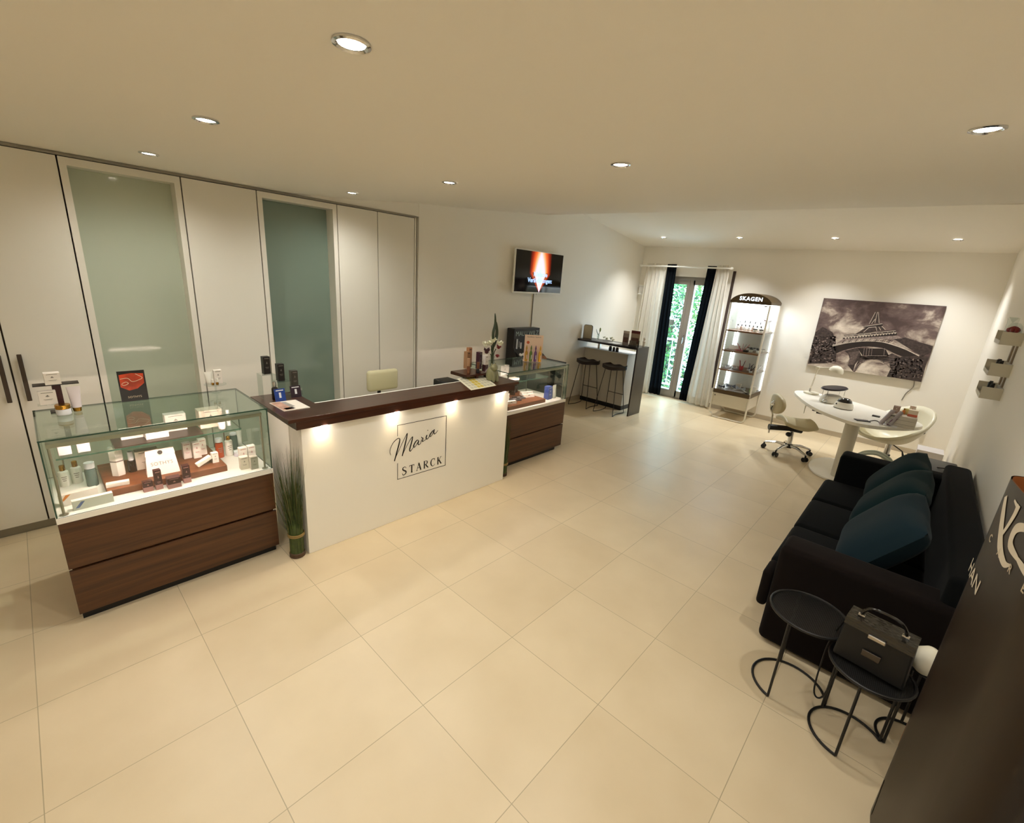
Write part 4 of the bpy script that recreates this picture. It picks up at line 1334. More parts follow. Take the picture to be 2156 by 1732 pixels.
def stool(loc, lab):
    t = thing('bar_stool', lab, 'bar stool', loc, 0, 'bar stools at the bar table')
    def f(u, v):
        a = -1 + 2 * u; c = -1 + 2 * v
        return a, c
    b = MB()
    nu, nv = 14, 12
    top = lambda a, c: .745 + .022 * c * c - .010 * (1 - abs(a)) + .018 * (a < -.0) * (-a) ** 3 * 0
    def P(u, v, side):
        a, c = -1 + 2 * u, -1 + 2 * v
        x = .145 * a * math.sqrt(max(0, 1 - .35 * c * c)); y = .19 * c * math.sqrt(max(0, 1 - .42 * a * a))
        z = top(a, c) + .012 * math.cos(PI * c * 1.5) * (a > 0) * a
        return (x, y, z if side else z - .05)
    b.grid(lambda u, v: P(u, v, 1), nu, nv)
    b.grid(lambda u, v: P(u, v, 0), nu, nv)
    ring = [(i / nu, 0) for i in range(nu)] + [(1, j / nv) for j in range(nv)] + [(1 - i / nu, 1) for i in range(nu)] + [(0, 1 - j / nv) for j in range(nv)]
    vs = []
    for u, v in ring: vs += [P(u, v, 1), P(u, v, 0)]
    n = len(ring)
    b.add(vs, [(2 * i, 2 * i + 1, (2 * i + 3) % (2 * n), (2 * i + 2) % (2 * n)) for i in range(n)])
    b.build('seat', M_seat, t, smooth=True)
    r = .0055
    for s in (-1, 1):
        MB().tube([(-.09, s * .10, .71), (-.175, s * .175, .008)], r, 8).build('leg', M_bmetal, t)
        MB().tube([(.09, s * .10, .71), (.175, s * .165, .008)], r, 8).build('leg', M_bmetal, t)
        MB().tube(crv([(-.175, s * .175, .0065), (0, s * .14, .0065), (.175, s * .165, .0065)], 6), .006, 8).build('runner', M_bmetal, t)
    z_ = .30
    x_ = .09 + (.71 - z_) / .702 * .085; y_ = .10 + (.71 - z_) / .702 * .065
    MB().tube([(x_, -y_, z_), (x_, y_, z_)], r, 8).build('footrest', M_bmetal, t)
    return t


stool((6.30, 1.495, 0), 'dark saddle-seat bar stool nearer the wall, left of the two')
stool((6.30, 1.01, 0), 'dark saddle-seat bar stool nearer the window end, right of the two')

# ================================================================ curtains
M_cw = curtainmat('white_curtain', '#e8e4da', .35)
M_cd = curtainmat('black_curtain', '#15181b', .25)


def curtain(name, label, x, ytop, ybot, z0, z1, folds, m, amp=.028, head=True, seed=0):
    random.seed(seed)
    t = thing(name, label, 'curtain', (x, (ytop[0] + ytop[1]) / 2, z0))
    ph = [random.uniform(-.4, .4) for _ in range(9)]
    def f(u, v):
        y = ytop[0] + (ytop[1] - ytop[0]) * u
        yb = ybot[0] + (ybot[1] - ybot[0]) * u
        k = max(0.0, 1 - v)
        kk = min(1.0, k / .9) ** 1.3
        yy = y + (yb - y) * kk
        A = amp * (.35 + .65 * min(1, k * 4))
        w = u * folds * 2 * PI
        xx = x + A * math.sin(w + ph[0] + .6 * math.sin(w * .37 + ph[1] + k * .8)) + A * .15 * math.sin(2 * w + ph[2])
        return (xx - t.location.x, yy - t.location.y, (z0 + (z1 - z0) * v) - t.location.z)
    MB().grid(f, 110, 24).build('cloth', m, t, smooth=True)
    hem = MB().grid(lambda u, v: tuple(a + c for a, c in zip(f(u, v * .05), (-.0015, 0, 0))), 110, 2)
    hem.build('hem', m, t, smooth=True)
    if head:
        q_ = MB()
        q_.grid(lambda u, v: tuple(a + c for a, c in zip(f(u, .965 + v * .04), (-.002, 0, 0))), 110, 2)
        q_.build('pleat_heading', m, t, smooth=True)
    return t


curtain('white_curtain', 'white pleated curtain in the left corner behind the bar table', 8.04, (1.62, 1.245), (1.66, 1.235), .035, 2.345, 5, M_cw, .032, True, 1)
curtain('black_curtain', 'sheer black curtain left of the balcony door', 8.06, (1.243, 1.075), (1.232, 1.0), .04, 2.352, 3, M_cd, .022, False, 2)
curtain('black_curtain', 'sheer black curtain right of the balcony door', 8.06, (.542, .388), (.623, .48), .045, 2.342, 3, M_cd, .022, False, 3)
curtain('white_curtain', 'white pleated curtain between balcony door and lit display cabinet', 8.03, (.384, .18), (.476, .085), .035, 2.345, 4, M_cw, .034, True, 4)
rd = thing('curtain_rod', 'white curtain rod across the top of the balcony door', 'curtain rod', (7.985, .93, 2.31))
MB().tube([(0, .77, 0), (0, -.79, 0)], .013, 10).build('rod', M_whitep, rd)
for y in (.77, -.79):
    MB().ell((0, y, 0), .022, .03, .022, 10, 8).build('finial', M_whitep, rd, smooth=True)
for y in (.74, -.72):
    MB().box(.0, y - .008, -.01, .2145, y + .008, .01).build('bracket', M_whitep, rd)
tag(MB().box(8.17, .125, .35, 8.19, .165, 2.28).build('curtain_band', mat('brown_band', '#3a2a22', .6)), 'dark narrow strip of cloth hanging at the right edge of the white curtain', 'curtain')
nb_ = thing('strap_box', 'small white wall box with two ledges beside the left white curtain', 'wall box', (8.15, 1.70, 1.82))
MB().box(-.03, -.05, .0, .0495, .05, .14).build('box', mat('grey_white', '#cfcdc8', .5), nb_)
for z in (-.012, .14):
    MB().box(-.045, -.06, z, .0495, .06, z + .012).build('ledge', M_whitep, nb_)

# ================================================================ outside: balcony rail and trees
tag(MB().box(8.43, -1.2, -.25, 9.25, 3.2, -.05).build('balcony_slab', mat('concrete', '#9c9a94', .8)), 'concrete balcony floor outside the glass door', 'balcony')['kind'] = 'structure'
rl = thing('balcony_railing', 'white metal balcony railing with slim bars outside the glass door', 'railing', (9.15, 1.0, -.05))
M_rail = mat('white_rail', '#e8eef0', .4)
MB().box(-.02, -2.1, 1.0, .02, 2.1, 1.035).build('top_rail', M_rail, rl)
MB().box(-.015, -2.1, .08, .015, 2.1, .11).build('bottom_rail', M_rail, rl)
for k in range(-16, 17):
    MB().tube([(0, k * .125 + .01, .11), (0, k * .125 + .01, 1.0)], .008, 6).build('bar', M_rail, rl)
M_l = [mat('leaf_' + n_, c, .6) for n_, c in (('light', '#4f7a34'), ('mid', '#2f5f2b'), ('deep', '#12301c'), ('olive', '#66703a'))]
M_trunk = mat('bark', '#4a3b2c', .9)


def tree(label, loc, rx, ry, rz_, zc, n, seed, w):
    random.seed(seed)
    t = thing('garden_tree', label, 'tree', loc, 0, 'trees outside the balcony door')
    MB().tube([(0, 0, 0), (.1, 0, zc)], [.14, .08], 8).build('trunk', M_trunk, t)
    b = MB()
    blobs = [(random.uniform(-.7, .7) * rx, random.uniform(-.7, .7) * ry, zc + random.uniform(-.75, .75) * rz_, random.uniform(.28, .5)) for _ in range(16)]
    for i in range(n):
        c = random.choice(blobs)
        d = Vector((random.gauss(0, 1), random.gauss(0, 1), random.gauss(0, 1))).normalized()
        p_ = Vector((c[0], c[1], c[2])) + Vector((d.x * rx, d.y * ry, d.z * rz_)) * c[3] * random.uniform(.6, 1.1)
        a = Vector((random.gauss(0, 1), random.gauss(0, 1), random.gauss(0, .6))).normalized()
        s = a.cross(Vector((random.gauss(0, 1), random.gauss(0, 1), random.gauss(0, 1)))).normalized()
        L = random.uniform(.06, .13)
        b.add([p_, p_ + a * L * .5 + s * L * .3, p_ + a * L, p_ + a * L * .5 - s * L * .3], [(0, 1, 2, 3)], random.choices(range(4), w)[0])
    b.build('foliage', M_l, t)
    return t


tree('blue-green leafy tree seen through the left door pane', (11.6, 2.6, -3.0), 1.5, 1.2, 2.3, 4.2, 5200, 1, (3, 4, 2, 1))
tree('yellow-green leafy tree seen through the right door pane', (11.4, 1.15, -3.0), 1.3, 1.0, 2.4, 4.2, 5200, 2, (5, 2, 1, 3))
tree('dark dense shrub below the balcony rail height', (10.8, 1.7, -3.0), 1.0, 1.6, 1.2, 2.6, 3800, 3, (2, 3, 4, 1))
tree('tall tree closing the view farther behind the others', (14.5, 2.2, -3.0), 1.6, 3.2, 3.2, 4.6, 5000, 4, (3, 4, 3, 1))
# ================================================================ lit display cabinet
dc = thing('lit_display_cabinet', 'tall lit display cabinet with arched wooden header and four levels beside the curtains', 'display cabinet', (7.87, -.35, 0))
XA, XB, YA, YB = 7.585, 8.165, -.632, -.07        # front, back, right, left
M_hw = woodmat('header_wood', '#3a2a14', '#54401f', 1, .4)
M_sw = woodmat('shelf_wood', '#5a3b22', '#7a5534', 1, .4)
M_fr = mat('cream_tube', '#d9d4c6', .35)
# arched header
n = 18
arc = []
for i in range(n + 1):
    y = YA + (YB - YA) * i / n
    k = (y - (YA + YB) / 2) / ((YB - YA) / 2)
    arc.append((y, 1.842 + .112 * (math.sqrt(max(0, 1 - (k * .93) ** 2)) - math.sqrt(1 - .93 ** 2)) / (1 - math.sqrt(1 - .93 ** 2))))
poly = [(YA, 1.803), (YB, 1.803)] + [(y, z) for y, z in reversed(arc)]
MB().prism(poly, XA - .004, XB, ax=0).build('header', M_hw, dc, world=True)
sg = text_mb('SKAGEN', .076, lambda a, c: (XA - .0065, -.352 - a, 1.872 + c), bold=.0018, sp=1.15)
sg.build('sign_lettering', emat('sign_glow', '#eaf6ff', 3.0), dc, world=True)
# looped tube frames front and back
for x in (XA + .012, XB - .012):
    P = [(x, YB - .012, 1.80), (x, YB - .012, .075)] + [(x, YB - .012 - .06 * math.sin(a_ * PI / 12), .075 - .06 * (1 - math.cos(a_ * PI / 12))) for a_ in range(1, 7)]
    P += [(x, YA + .072, .015)] + [(x, YA + .072 - .06 * math.sin(a_ * PI / 12), .075 - .06 * math.cos(a_ * PI / 12)) for a_ in range(1, 7)]
    P += [(x, YA + .012, 1.80)]
    MB().tube(P, .0125, 8).build('tube_frame', M_fr, dc, world=True, smooth=True)
MB().box(XA + .006, YA + .026, .205, XB - .006, YB - .026, .405).build('drawer_box', mat('cream_box', '#cfc9ba', .4), dc, world=True)
MB().tube([(XA + .006, -.12, .365), (XA - .004, -.12, .365)], .008, 8).build('lock', M_black, dc, world=True)
MB().box(XA, YA + .004, .405, XB - .004, YB - .004, .468).build('base_board', M_hw, dc, world=True)
MB().box(XB - .02, YA + .03, .468, XB - .01, YB - .03, 1.80).build('back_panel', M_white, dc, world=True)
for z in (.785, 1.083, 1.392):
    MB().box(XA + .002, YA + .026, z - .014, XB - .021, YB - .026, z + .008).build('shelf', M_sw, dc, world=True)
for nm, bx in (('front_glass', (XA + .010, YA + .028, .469, XA + .014, YB - .028, 1.80)), ('side_glass', (XA + .03, YA + .010, .469, XB - .03, YA + .014, 1.80)), ('side_glass', (XA + .03, YB - .014, .469, XB - .03, YB - .010, 1.80))):
    MB().box(*bx).build(nm, M_acryl, dc, world=True)
MB().box(XA + .03, YA + .05, 1.7955, XB - .04, YB - .05, 1.8025).build('added_glow_panel', M_ledc, dc, world=True)  # glowing panel added under the header to brighten the interior
for (x, y) in ((XA + .034, YB - .03), (XB - .03, YB - .03), (XB - .03, YA + .022)):
    for (za, zb_) in ((.47, .77), (.795, 1.067), (1.093, 1.376), (1.402, 1.79)):
        MB().box(x - .004, y - .005, za, x + .004, y + .005, zb_).build('light_strip', M_ledc, dc, world=True)
for z in (.475, 1.775):
    MB().box(XA + .0, YA + .045, z, XA + .0095, YA + .085, z + .014).build('hinge', M_black, dc, world=True)

# stock on its levels
L4, L3, L2, L1 = 1.4003, 1.0913, .7933, .4683
M_clearb = mat('clear_polish', '#e4dfd8', .15, coat=.4)
M_nude = mat('nude_polish', '#b99f90', .2, coat=.4)
g4 = 'black-capped bottles on the top level'
lab4 = 'small bottle with black cap in the back row of the cabinet top level'
for i in range(6):
    bottle('polish_bottle', lab4, 'bottle', (8.02, -.14 - i * .075, L4), .015, .135, M_clearb, M_black, .4, .25, group=g4)
for i in range(8):
    bottle('polish_bottle', 'stubby nail polish bottle with black cap in the front row of the cabinet top level', 'bottle', (7.84, -.17 - i * .056, L4), .018, .085, M_nude if i % 3 == 1 else M_clearb, M_black, .45, .3, group='stubby bottles on the top level')
for i in range(2):
    jar('gel_jar', ['flat black-lidded jar at the front of the cabinet top level, left one', 'flat black-lidded jar at the front of the cabinet top level, right one'][i], 'jar', (7.72, -.46 - i * .085, L4), .028, .045, M_clearb, M_black, None, .3)
orc = thing('orchid_sprig', 'pale blossom hanging in the upper right of the lit display cabinet', 'flowers', (7.98, -.55, 1.57))
fl_keep = fl; fl = orc
for c in ((0, .05, .0), (0, -.02, -.01), (-.02, .01, .03)):
    blossom(c, .038, M_foil, 'blossom')
fl = fl_keep
MB().tube(crv([(0, .0, .0), (.03, -.02, -.08), (.04, -.02, -.1695)], 5), .003, 6).build('stem', M_stem, orc)
carton('polish_kit_box', 'cream open box at the left of the second cabinet level', 'box', (7.84, -.19, L3), .14, .10, .06, -PI / 2, M_cartshade, mark=False)
st_ = thing('brush_fan', 'fan of red and white brushes on the second cabinet level', 'brush set', (7.76, -.33, L3))
M_red = mat('red_plastic', '#c0343a', .35)
MB().box(-.05, -.09, 0, .05, .09, .008).build('tray', M_red, st_)
for k in range(5):
    MB().tube([(0, .02 - k * .012, .008), (0, .09 - k * .045, .11)], .004, 6).build('brush', [M_red, M_whitep, M_pink, M_silver, M_red][k], st_)
for i in range(6):
    jar('gel_jar', 'small white jar with black lid in the back row of the second cabinet level', 'jar', (7.98, -.35 - i * .045, L3), .019, .05, M_whitep, M_black, 'black-lidded jars on the second level', .25)
for i in range(2):
    jar('gel_jar', ['white jar with black lid at the front of the second cabinet level, left one', 'white jar with black lid at the front right end of the second cabinet level'][i], 'jar', (7.76, -.455 - i * .1, L3), .027, .055, M_whitep, M_black, None, .25)
o = MB().rbox(-.03, -.035, 0, .03, .035, .03, .008).build('tester', M_black, loc=(7.66, -.41, L3)); tag(o, 'tiny black block at the front edge of the second cabinet level', 'tester')
# third level
for i, (y, w_) in enumerate(((-.16, .16), (-.26, .14))):
    t = thing('tool_tray', ['pale tool tray at the left end of the third cabinet level', 'pale tool tray beside the brushes on the third cabinet level'][i], 'tray', (7.82, y, L2), .2 + i * .1)
    MB().rbox(-w_ / 2, -.04, 0, w_ / 2, .04, .02, .004).build('tray', M_frost, t)
    for k in range(4):
        MB().box(-w_ * .4, -.03 + k * .016, .0202, w_ * .4, -.024 + k * .016, .03).build('file', [M_whitep, M_silver, M_pink, M_printd][k], t)
rc = thing('red_cup', 'red glass cup of brushes in the middle of the third cabinet level', 'cup', (7.78, -.365, L2))
MB().lathe([(.026, 0), (.03, .005), (.032, .065), (.029, .065), (.027, .006), (.0001, .006)], n=16).build('cup', mat('red_glass', '#d2565a', .2), rc, smooth=True)
for k in range(6):
    a_ = k * 1.05
    MB().tube([(.01 * math.cos(a_), .01 * math.sin(a_), .01), (.03 * math.cos(a_), .045 * math.sin(a_), .13 + .012 * (k % 3))], .004, 6).build('brush', [M_whitep, M_printd, M_red][k % 3], rc)
for i, (x, y, m_, lb) in enumerate(((7.85, -.455, mat('slate_clip', '#6d7384', .4), 'bundle of grey nail files leaning on the third cabinet level'), (7.68, -.535, M_printd, 'black forked nail clipper at the front of the third cabinet level'), (7.85, -.58, M_silver, 'silver tweezers standing at the right end of the third cabinet level'))):
    t = thing('nail_tool', lb, 'tool', (x, y, L2))
    MB().rbox(-.02, -.02, 0, .02, .02, .025, .004).build('foot', M_frost, t)
    for k in (-1, 1):
        MB().tube([(0, k * .004, .024), (0, k * .012 - .02, .07), (0, k * .03 - .03, .115)], .006, 6).build('arm', m_, t)
# bottom level
M_bluegrey = mat('blue_grey_satin', '#8b93a8', .4)


def bow(lab, x, y, s, m_):
    t = thing('satin_bow', lab, 'bow', (x, y, L1))
    for k in (-1, 1):
        MB().add([(0, 0, .035 * s), (0, k * .07 * s, .075 * s), (.012, k * .075 * s, .04 * s), (0, k * .065 * s, .008 * s), (-.02, k * .04 * s, .05 * s)], [(0, 1, 4), (0, 4, 3), (0, 2, 1), (0, 3, 2), (1, 2, 3, 4)]).build('loop', m_, t)
        MB().add([(0, 0, .03 * s), (-.04, k * .09 * s, .001), (-.02, k * .11 * s, .001), (.01, k * .01, .02 * s)], [(0, 1, 2, 3)]).build('tail', M_whitep, t, solid=.002)
    MB().ell((0, 0, .036 * s), .014, .012, .016, 8, 6).build('knot', m_, t)


bow('black and white small bow at the left of the cabinet bottom level', 7.70, -.155, .7, mat('polka_black', '#2b2a3a', .4))
bow('blue-grey satin bow near the left of the cabinet bottom level', 7.84, -.25, 1.0, M_bluegrey)
bow('pale satin bow with grey ends at the right of the cabinet bottom level', 7.78, -.42, 1.0, mat('pale_satin', '#c5c9d6', .4))
carton('kit_box', 'small orange-cream box behind the bows on the cabinet bottom level', 'box', (7.98, -.33, L1), .07, .05, .07, -PI / 2, M_cartshade, mark=False)
carton('kit_box', 'pale box at the right end of the cabinet bottom level', 'box', (7.95, -.56, L1), .08, .05, .075, -PI / 2, M_carton, mark=False)
bottle('green_bottle', 'tiny bright green bottle at the right of the cabinet bottom level', 'bottle', (7.86, -.545, L1), .011, .085, mat('lime_green', '#86c850', .3), M_whitep, .6, .25)
tag(MB().box(7.62, -.50, L1, 7.72, -.28, L1 + .003).build('leaflet', M_foil), 'pale leaflet lying at the front of the cabinet bottom level', 'leaflet')

# ================================================================ large canvas print
cv = thing('canvas_print', 'large black and white canvas print of an iron lattice tower seen from below', 'picture', (8.175, -1.808, 1.472))
HW, HH = .655, .487
mc = bpy.data.materials.new('canvas_sky'); mc.use_nodes = True
nt = mc.node_tree; b = nt.nodes['Principled BSDF']; b.inputs['Roughness'].default_value = .5
tc = nt.nodes.new('ShaderNodeTexCoord'); mp = nt.nodes.new('ShaderNodeMapping'); mp.inputs['Scale'].default_value = (1, 2.6, 3.6)
mp.inputs['Location'].default_value = (0, .35, .2)
n1 = nt.nodes.new('ShaderNodeTexNoise'); n1.inputs['Scale'].default_value = 1.25; n1.inputs['Detail'].default_value = 9; n1.inputs['Roughness'].default_value = .6; n1.inputs['Distortion'].default_value = .3
nt.links.new(tc.outputs['Object'], mp.inputs[0]); nt.links.new(mp.outputs[0], n1.inputs['Vector'])
sp = nt.nodes.new('ShaderNodeSeparateXYZ'); nt.links.new(tc.outputs['Object'], sp.inputs[0])
hgt = _m('MULTIPLY', _m('SUBTRACT', .42, sp.outputs['Z']), .22)
rp = nt.nodes.new('ShaderNodeValToRGB'); cr = rp.color_ramp
cr.elements[0].position = .44; cr.elements[0].color = lin('#4a3a39'); cr.elements[1].position = .78; cr.elements[1].color = lin('#ddd2c4')
e = cr.elements.new(.56); e.color = lin('#6a5955'); e = cr.elements.new(.66); e.color = lin('#b3a598')
nt.links.new(_m('ADD', n1.outputs['Fac'], hgt), rp.inputs['Fac']); nt.links.new(rp.outputs['Color'], b.inputs['Base Color'])
M_side = mat('canvas_edge', '#3a302e', .6)
q_ = MB().box(-.018, -HW, -HH, .0245, HW, HH); q_.m = [1, 1, 1, 1, 1, 0]
q_.build('canvas', [mc, M_side], cv)
c6 = lambda pts: [(1700 + a * 300 / 2156, 610 + c * 300 / 2156) for a, c in pts]


def TC(a, c):
    p = px(*c6([(a, c)])[0], 8.1555)
    y = min(max(p.y - cv.location.y, -HW + .001), HW - .001); z = min(max(p.z - cv.location.z, -HH + .001), HH - .001)
    return (-.0188, y, z)


def TC2(a, c):
    p = TC(a, c); return (-.0194, p[1], p[2])


def TC3(a, c):
    p = TC(a, c); return (-.0200, p[1], p[2])


M_p0 = mat('print_black', '#231a19', .5); M_p1 = mat('print_dark', '#3d3230', .5, var=.5, vscale=40); M_p2 = mat('print_mid', '#857670', .5, var=.45, vscale=45); M_p3 = mat('print_light', '#c2b5a8', .5, var=.2, vscale=30)


def bush(b_, seed, cells, n_, sz):
    random.seed(seed)
    for i in range(n_):
        a, c = cells()
        r = random.uniform(*sz)
        b_.add([TC2(a + r * math.cos(w_), c + r * .7 * math.sin(w_)) for w_ in (0.3, 1.8, 3.1, 4.4, 5.5)], [(0, 1, 2, 3, 4)], random.choice((0, 0, 1, 1, 2)))


fo = MB()
# foliage at both sides
fo.add([TC(120, 640), TC(230, 560), TC(380, 640), TC(430, 780), TC(440, 900), TC(430, 1060), TC(300, 1110), TC(5, 1118), TC(70, 850)], [tuple(range(9))], 1)
fo.build('foliage_shadow', [M_p0, M_p1, M_p2], cv)
fo = MB()
fo.add([TC(1420, 1010), TC(1600, 980), TC(1850, 1010), TC(1800, 1120), TC(1725, 1405), TC(1200, 1310), TC(1260, 1200), TC(1290, 1120)], [tuple(range(8))], 1)
fo.add([TC(1300, 740), TC(1480, 720), TC(1700, 790), TC(1900, 850), TC(1880, 950), TC(1740, 1010), TC(1560, 900)], [tuple(range(7))], 1)
fo.build('foliage_shadow', [M_p0, M_p1, M_p2], cv)
fo = MB()
bush(fo, 1, lambda: (random.uniform(40, 430) + 0, random.uniform(700, 1100)), 420, (8, 18))
bush(fo, 2, lambda: (random.uniform(1250, 1740), random.uniform(1040, 1330)), 330, (8, 20))
fo.build('foliage', [M_p0, M_p1, M_p2], cv)
tw = MB()
P2 = lambda pts, m: tw.add([TC2(*p) for p in pts], [tuple(range(len(pts)))], m)
# spire
P2([(1025, 330), (1085, 330), (1100, 500), (930, 520)], 1)
# upper deck and body
P2([(848, 548), (1135, 505), (1140, 548), (850, 572)], 0)
P2([(880, 570), (1125, 548), (1185, 610), (730, 665)], 1)
P2([(555, 682), (1335, 605), (1330, 640), (560, 702)], 0)
P2([(525, 718), (1350, 640), (1355, 690), (540, 742)], 0)
# girder under the deck
P2([(540, 742), (1355, 690), (1440, 735), (1230, 750), (900, 770), (600, 800), (380, 850)], 2)
# near arch: broad dark soffit
top_ = crv([(380, 850), (620, 795), (900, 775), (1130, 790), (1330, 845), (1500, 910), (1690, 1000)], 6)
bot_ = crv([(430, 965), (560, 915), (760, 870), (960, 862), (1150, 890), (1290, 950), (1430, 1005)], 6)
vs = []
for a, c in zip(top_, bot_): vs += [TC2(*a), TC2(*c)]
tw.add(vs, [(2 * i, 2 * i + 1, 2 * i + 3, 2 * i + 2) for i in range(len(top_) - 1)], 0)
# legs and far arches
P2([(560, 925), (760, 880), (820, 1000), (720, 1130), (690, 1235), (610, 1140), (640, 1040), (620, 970)], 1)
P2([(760, 880), (1180, 890), (1240, 1010), (1210, 1040), (800, 1060), (830, 990)], 0)
P2([(800, 1000), (1220, 1000), (1230, 1080), (1150, 1090), (1000, 1050), (880, 1080), (790, 1130), (720, 1240), (690, 1235)], 1)
P2([(1190, 1000), (1280, 960), (1400, 1020), (1340, 1330), (1200, 1315), (1265, 1180), (1230, 1090)], 1)
tw.build('tower', [M_p0, M_p1, M_p2, M_p3], cv)
wl = MB()


def L(pts, w_, m=3, k=5):
    ribbon(crv(pts, k) if len(pts) > 2 else pts, w_, TC3, m, wl)


L([(380, 850), (620, 797), (900, 772), (1130, 787), (1330, 842), (1500, 905), (1690, 1000)], 14)
L([(380, 835), (620, 775), (900, 748), (1150, 760), (1350, 815)], 8)
L([(430, 968), (560, 917), (760, 872), (960, 862), (1150, 890), (1290, 950)], 9, 2)
for (a, c) in (((1030, 335), (935, 515)), ((1060, 335), (1020, 500)), ((1075, 335), (1085, 500)), ((1025, 440), (970, 515)), ((848, 640), (930, 570)), ((1035, 560), (1050, 620)), ((930, 570), (1040, 560)), ((560, 692), (1335, 618)), ((525, 722), (1350, 645)), ((850, 556), (1135, 512)), ((1125, 548), (1180, 605)), ((1080, 560), (1110, 612))):
    L([a, c], 8, 3)
for k in range(18):
    a = 570 + k * 44
    L([(a, 735 - k * 4.4), (a + 20, 722 - k * 4.4)], 20, 3)
for k in range(9):
    a = 600 + k * 88
    L([(a, 690 - k * 8.6), (a + 3, 708 - k * 8.6)], 7, 3)
for k in range(16):
    a = 520 + k * 50
    L([(a, 815 - 25 * math.sin(PI * k / 15) - 10), (a + 38, 775 - 30 * math.sin(PI * k / 15) - 5)], 9, 3 if k % 2 else 0)
L([(700, 1230), (760, 1130), (850, 1080), (960, 1055), (1080, 1065), (1180, 1110), (1250, 1180)], 12, 2)
L([(735, 1225), (800, 1130), (880, 1090), (970, 1072), (1080, 1082), (1160, 1120)], 8, 3)
for k in range(11):
    t_ = k / 10
    L([(620 + 30 * math.sin(t_ * 5), 960 + t_ * 170), (700 + 90 * (1 - t_), 930 + t_ * 190)], 6, 2)
    L([(830 - t_ * 130, 1000 + t_ * 230), (900 - t_ * 150, 1010 + t_ * 200)], 6, 2)
    L([(1200 + t_ * 60, 1010 + t_ * 250), (1330 - t_ * 20, 1000 + t_ * 260)], 6, 2)
L([(820, 1000), (1200, 1000)], 10, 2); L([(830, 1028), (1210, 1030)], 6, 2)
for x in (860, 900, 940, 980, 1170): L([(x, 880), (x - 15, 1000)], 7, 2)
wl.build('tower_lattice', [M_p0, M_p1, M_p2, M_p3], cv)
tag(MB().tube(crv([(8.19, -2.39, .99), (8.188, -2.40, .90), (8.19, -2.35, .80), (8.19, -2.33, .70)], 6), .005, 6).build('picture_cable', M_trimg), 'thin grey cable hanging below the canvas print behind the shell chair', 'cable')

# ================================================================ manicure table and what stands on it
TZ = .74
nt_ = thing('manicure_table', 'white boat-shaped manicure table on one thick column below the tower print', 'table', (6.55, -2.0, 0))
out_ = crv([(7.06, -1.27), (6.62, -1.44), (6.225, -1.662), (5.97, -1.92), (5.905, -2.1), (6.0, -2.30), (6.26, -2.51), (6.5, -2.575), (6.74, -2.45), (6.95, -2.18), (7.16, -1.86), (7.27, -1.55), (7.24, -1.32)], 6, True)
MB().prism([(p.x, p.y) for p in reversed(out_)], TZ - .035, TZ).build('table_top', M_white, nt_, world=True, bevel=.004, smooth=False)
co = MB().lathe([(.085, .03), (.085, TZ - .0355)], (6.27, -2.02, 0), n=24, sx=1.15, sy=.8)
co.build('column', mat('grey_white_column', '#cfcabd', .35), nt_, world=True, smooth=True)
MB().lathe([(.0001, 0), (.44, 0), (.45, .006), (.45, .022), (.43, .029), (.0001, .029)], (6.52, -1.98, 0), n=40, sx=1.0, sy=.62).build('base_plate', M_white, nt_, world=True, smooth=True)
cbx = MB().box(6.42, -1.66, TZ - .075, 6.62, -1.60, TZ - .0355).box(6.30, -1.72, TZ - .07, 6.40, -1.66, TZ - .0355)
cbx.build('cable_tray', M_black, nt_, world=True)
MB().tube(crv([(6.78, -1.47, TZ - .036), (6.79, -1.47, TZ - .13), (6.74, -1.48, TZ - .19), (6.69, -1.49, TZ - .12), (6.70, -1.49, TZ - .036)], 6), .004, 6).build('cable', M_whitep, nt_, world=True)
TT = TZ + .0003
lp = thing('desk_lamp', 'white jointed desk lamp with round shade at the far end of the manicure table', 'lamp', (7.136, -1.445, TT))
M_lw = mat('lamp_white', '#e4e0cf', .4)
MB().lathe([(.085, 0), (.088, .006), (.085, .02), (.03, .026), (.0001, .026)], n=22).build('foot', M_lw, lp, smooth=True)
MB().tube([(0, .02, .026), (0, .02, .07)], .01, 8).build('post', M_steel, lp)
for dx in (-.012, .012):
    MB().tube([(dx, .02, .07), (dx, -.005, .335)], .006, 6).build('lower_arm', M_lw, lp)
    MB().tube([(dx, .0, .345), (dx, -.15, .375)], .006, 6).build('upper_arm', M_lw, lp)
MB().tube([(-.004, .016, .10), (-.004, .004, .22)], .008, 8).build('spring', M_steel, lp)
MB().rbox(-.016, -.02, .325, .016, .02, .36, .004).build('joint', M_lw, lp)
sh = MB().lathe([(.082, -.005), (.078, .02), (.06, .05), (.025, .068), (.0001, .07)], n=20)
sh.build('shade', M_lw, lp, smooth=True, loc=(0, -.20, .335), rot=(.25, 0, 0))
MB().tube([(0, -.14, .37), (0, -.135, .28)], .004, 6).build('shade_handle', M_lw, lp)
uv = thing('nail_dust_collector', 'white nail dryer with raised dark oval top plate on the manicure table', 'appliance', (6.78, -1.72, TT), .55)
b = MB().lathe([(.09, 0), (.105, .008), (.105, .03), (.09, .07), (.06, .095), (.0001, .10)], n=22, sx=1.0, sy=1.25)
b.build('housing', M_white, uv, smooth=True)
MB().lathe([(.0001, 0), (.115, .0), (.125, .008), (.115, .02), (.0001, .024)], n=26, sx=.75, sy=1.15).build('top_plate', mat('dark_plate', '#211c26', .3), uv, smooth=True, loc=(.01, 0, .165), rot=(-.12, -.1, 0))
for x, y in ((-.06, .09), (-.06, -.09), (.06, .09), (.06, -.09)):
    MB().tube([(x, y, .03), (x * .9, y, .168)], .003, 6).build('support', M_chrome, uv)
MB().ell((-.09, .115, .03), .025, .025, .022, 12, 8).build('switch_knob', M_chrome, uv, smooth=True)
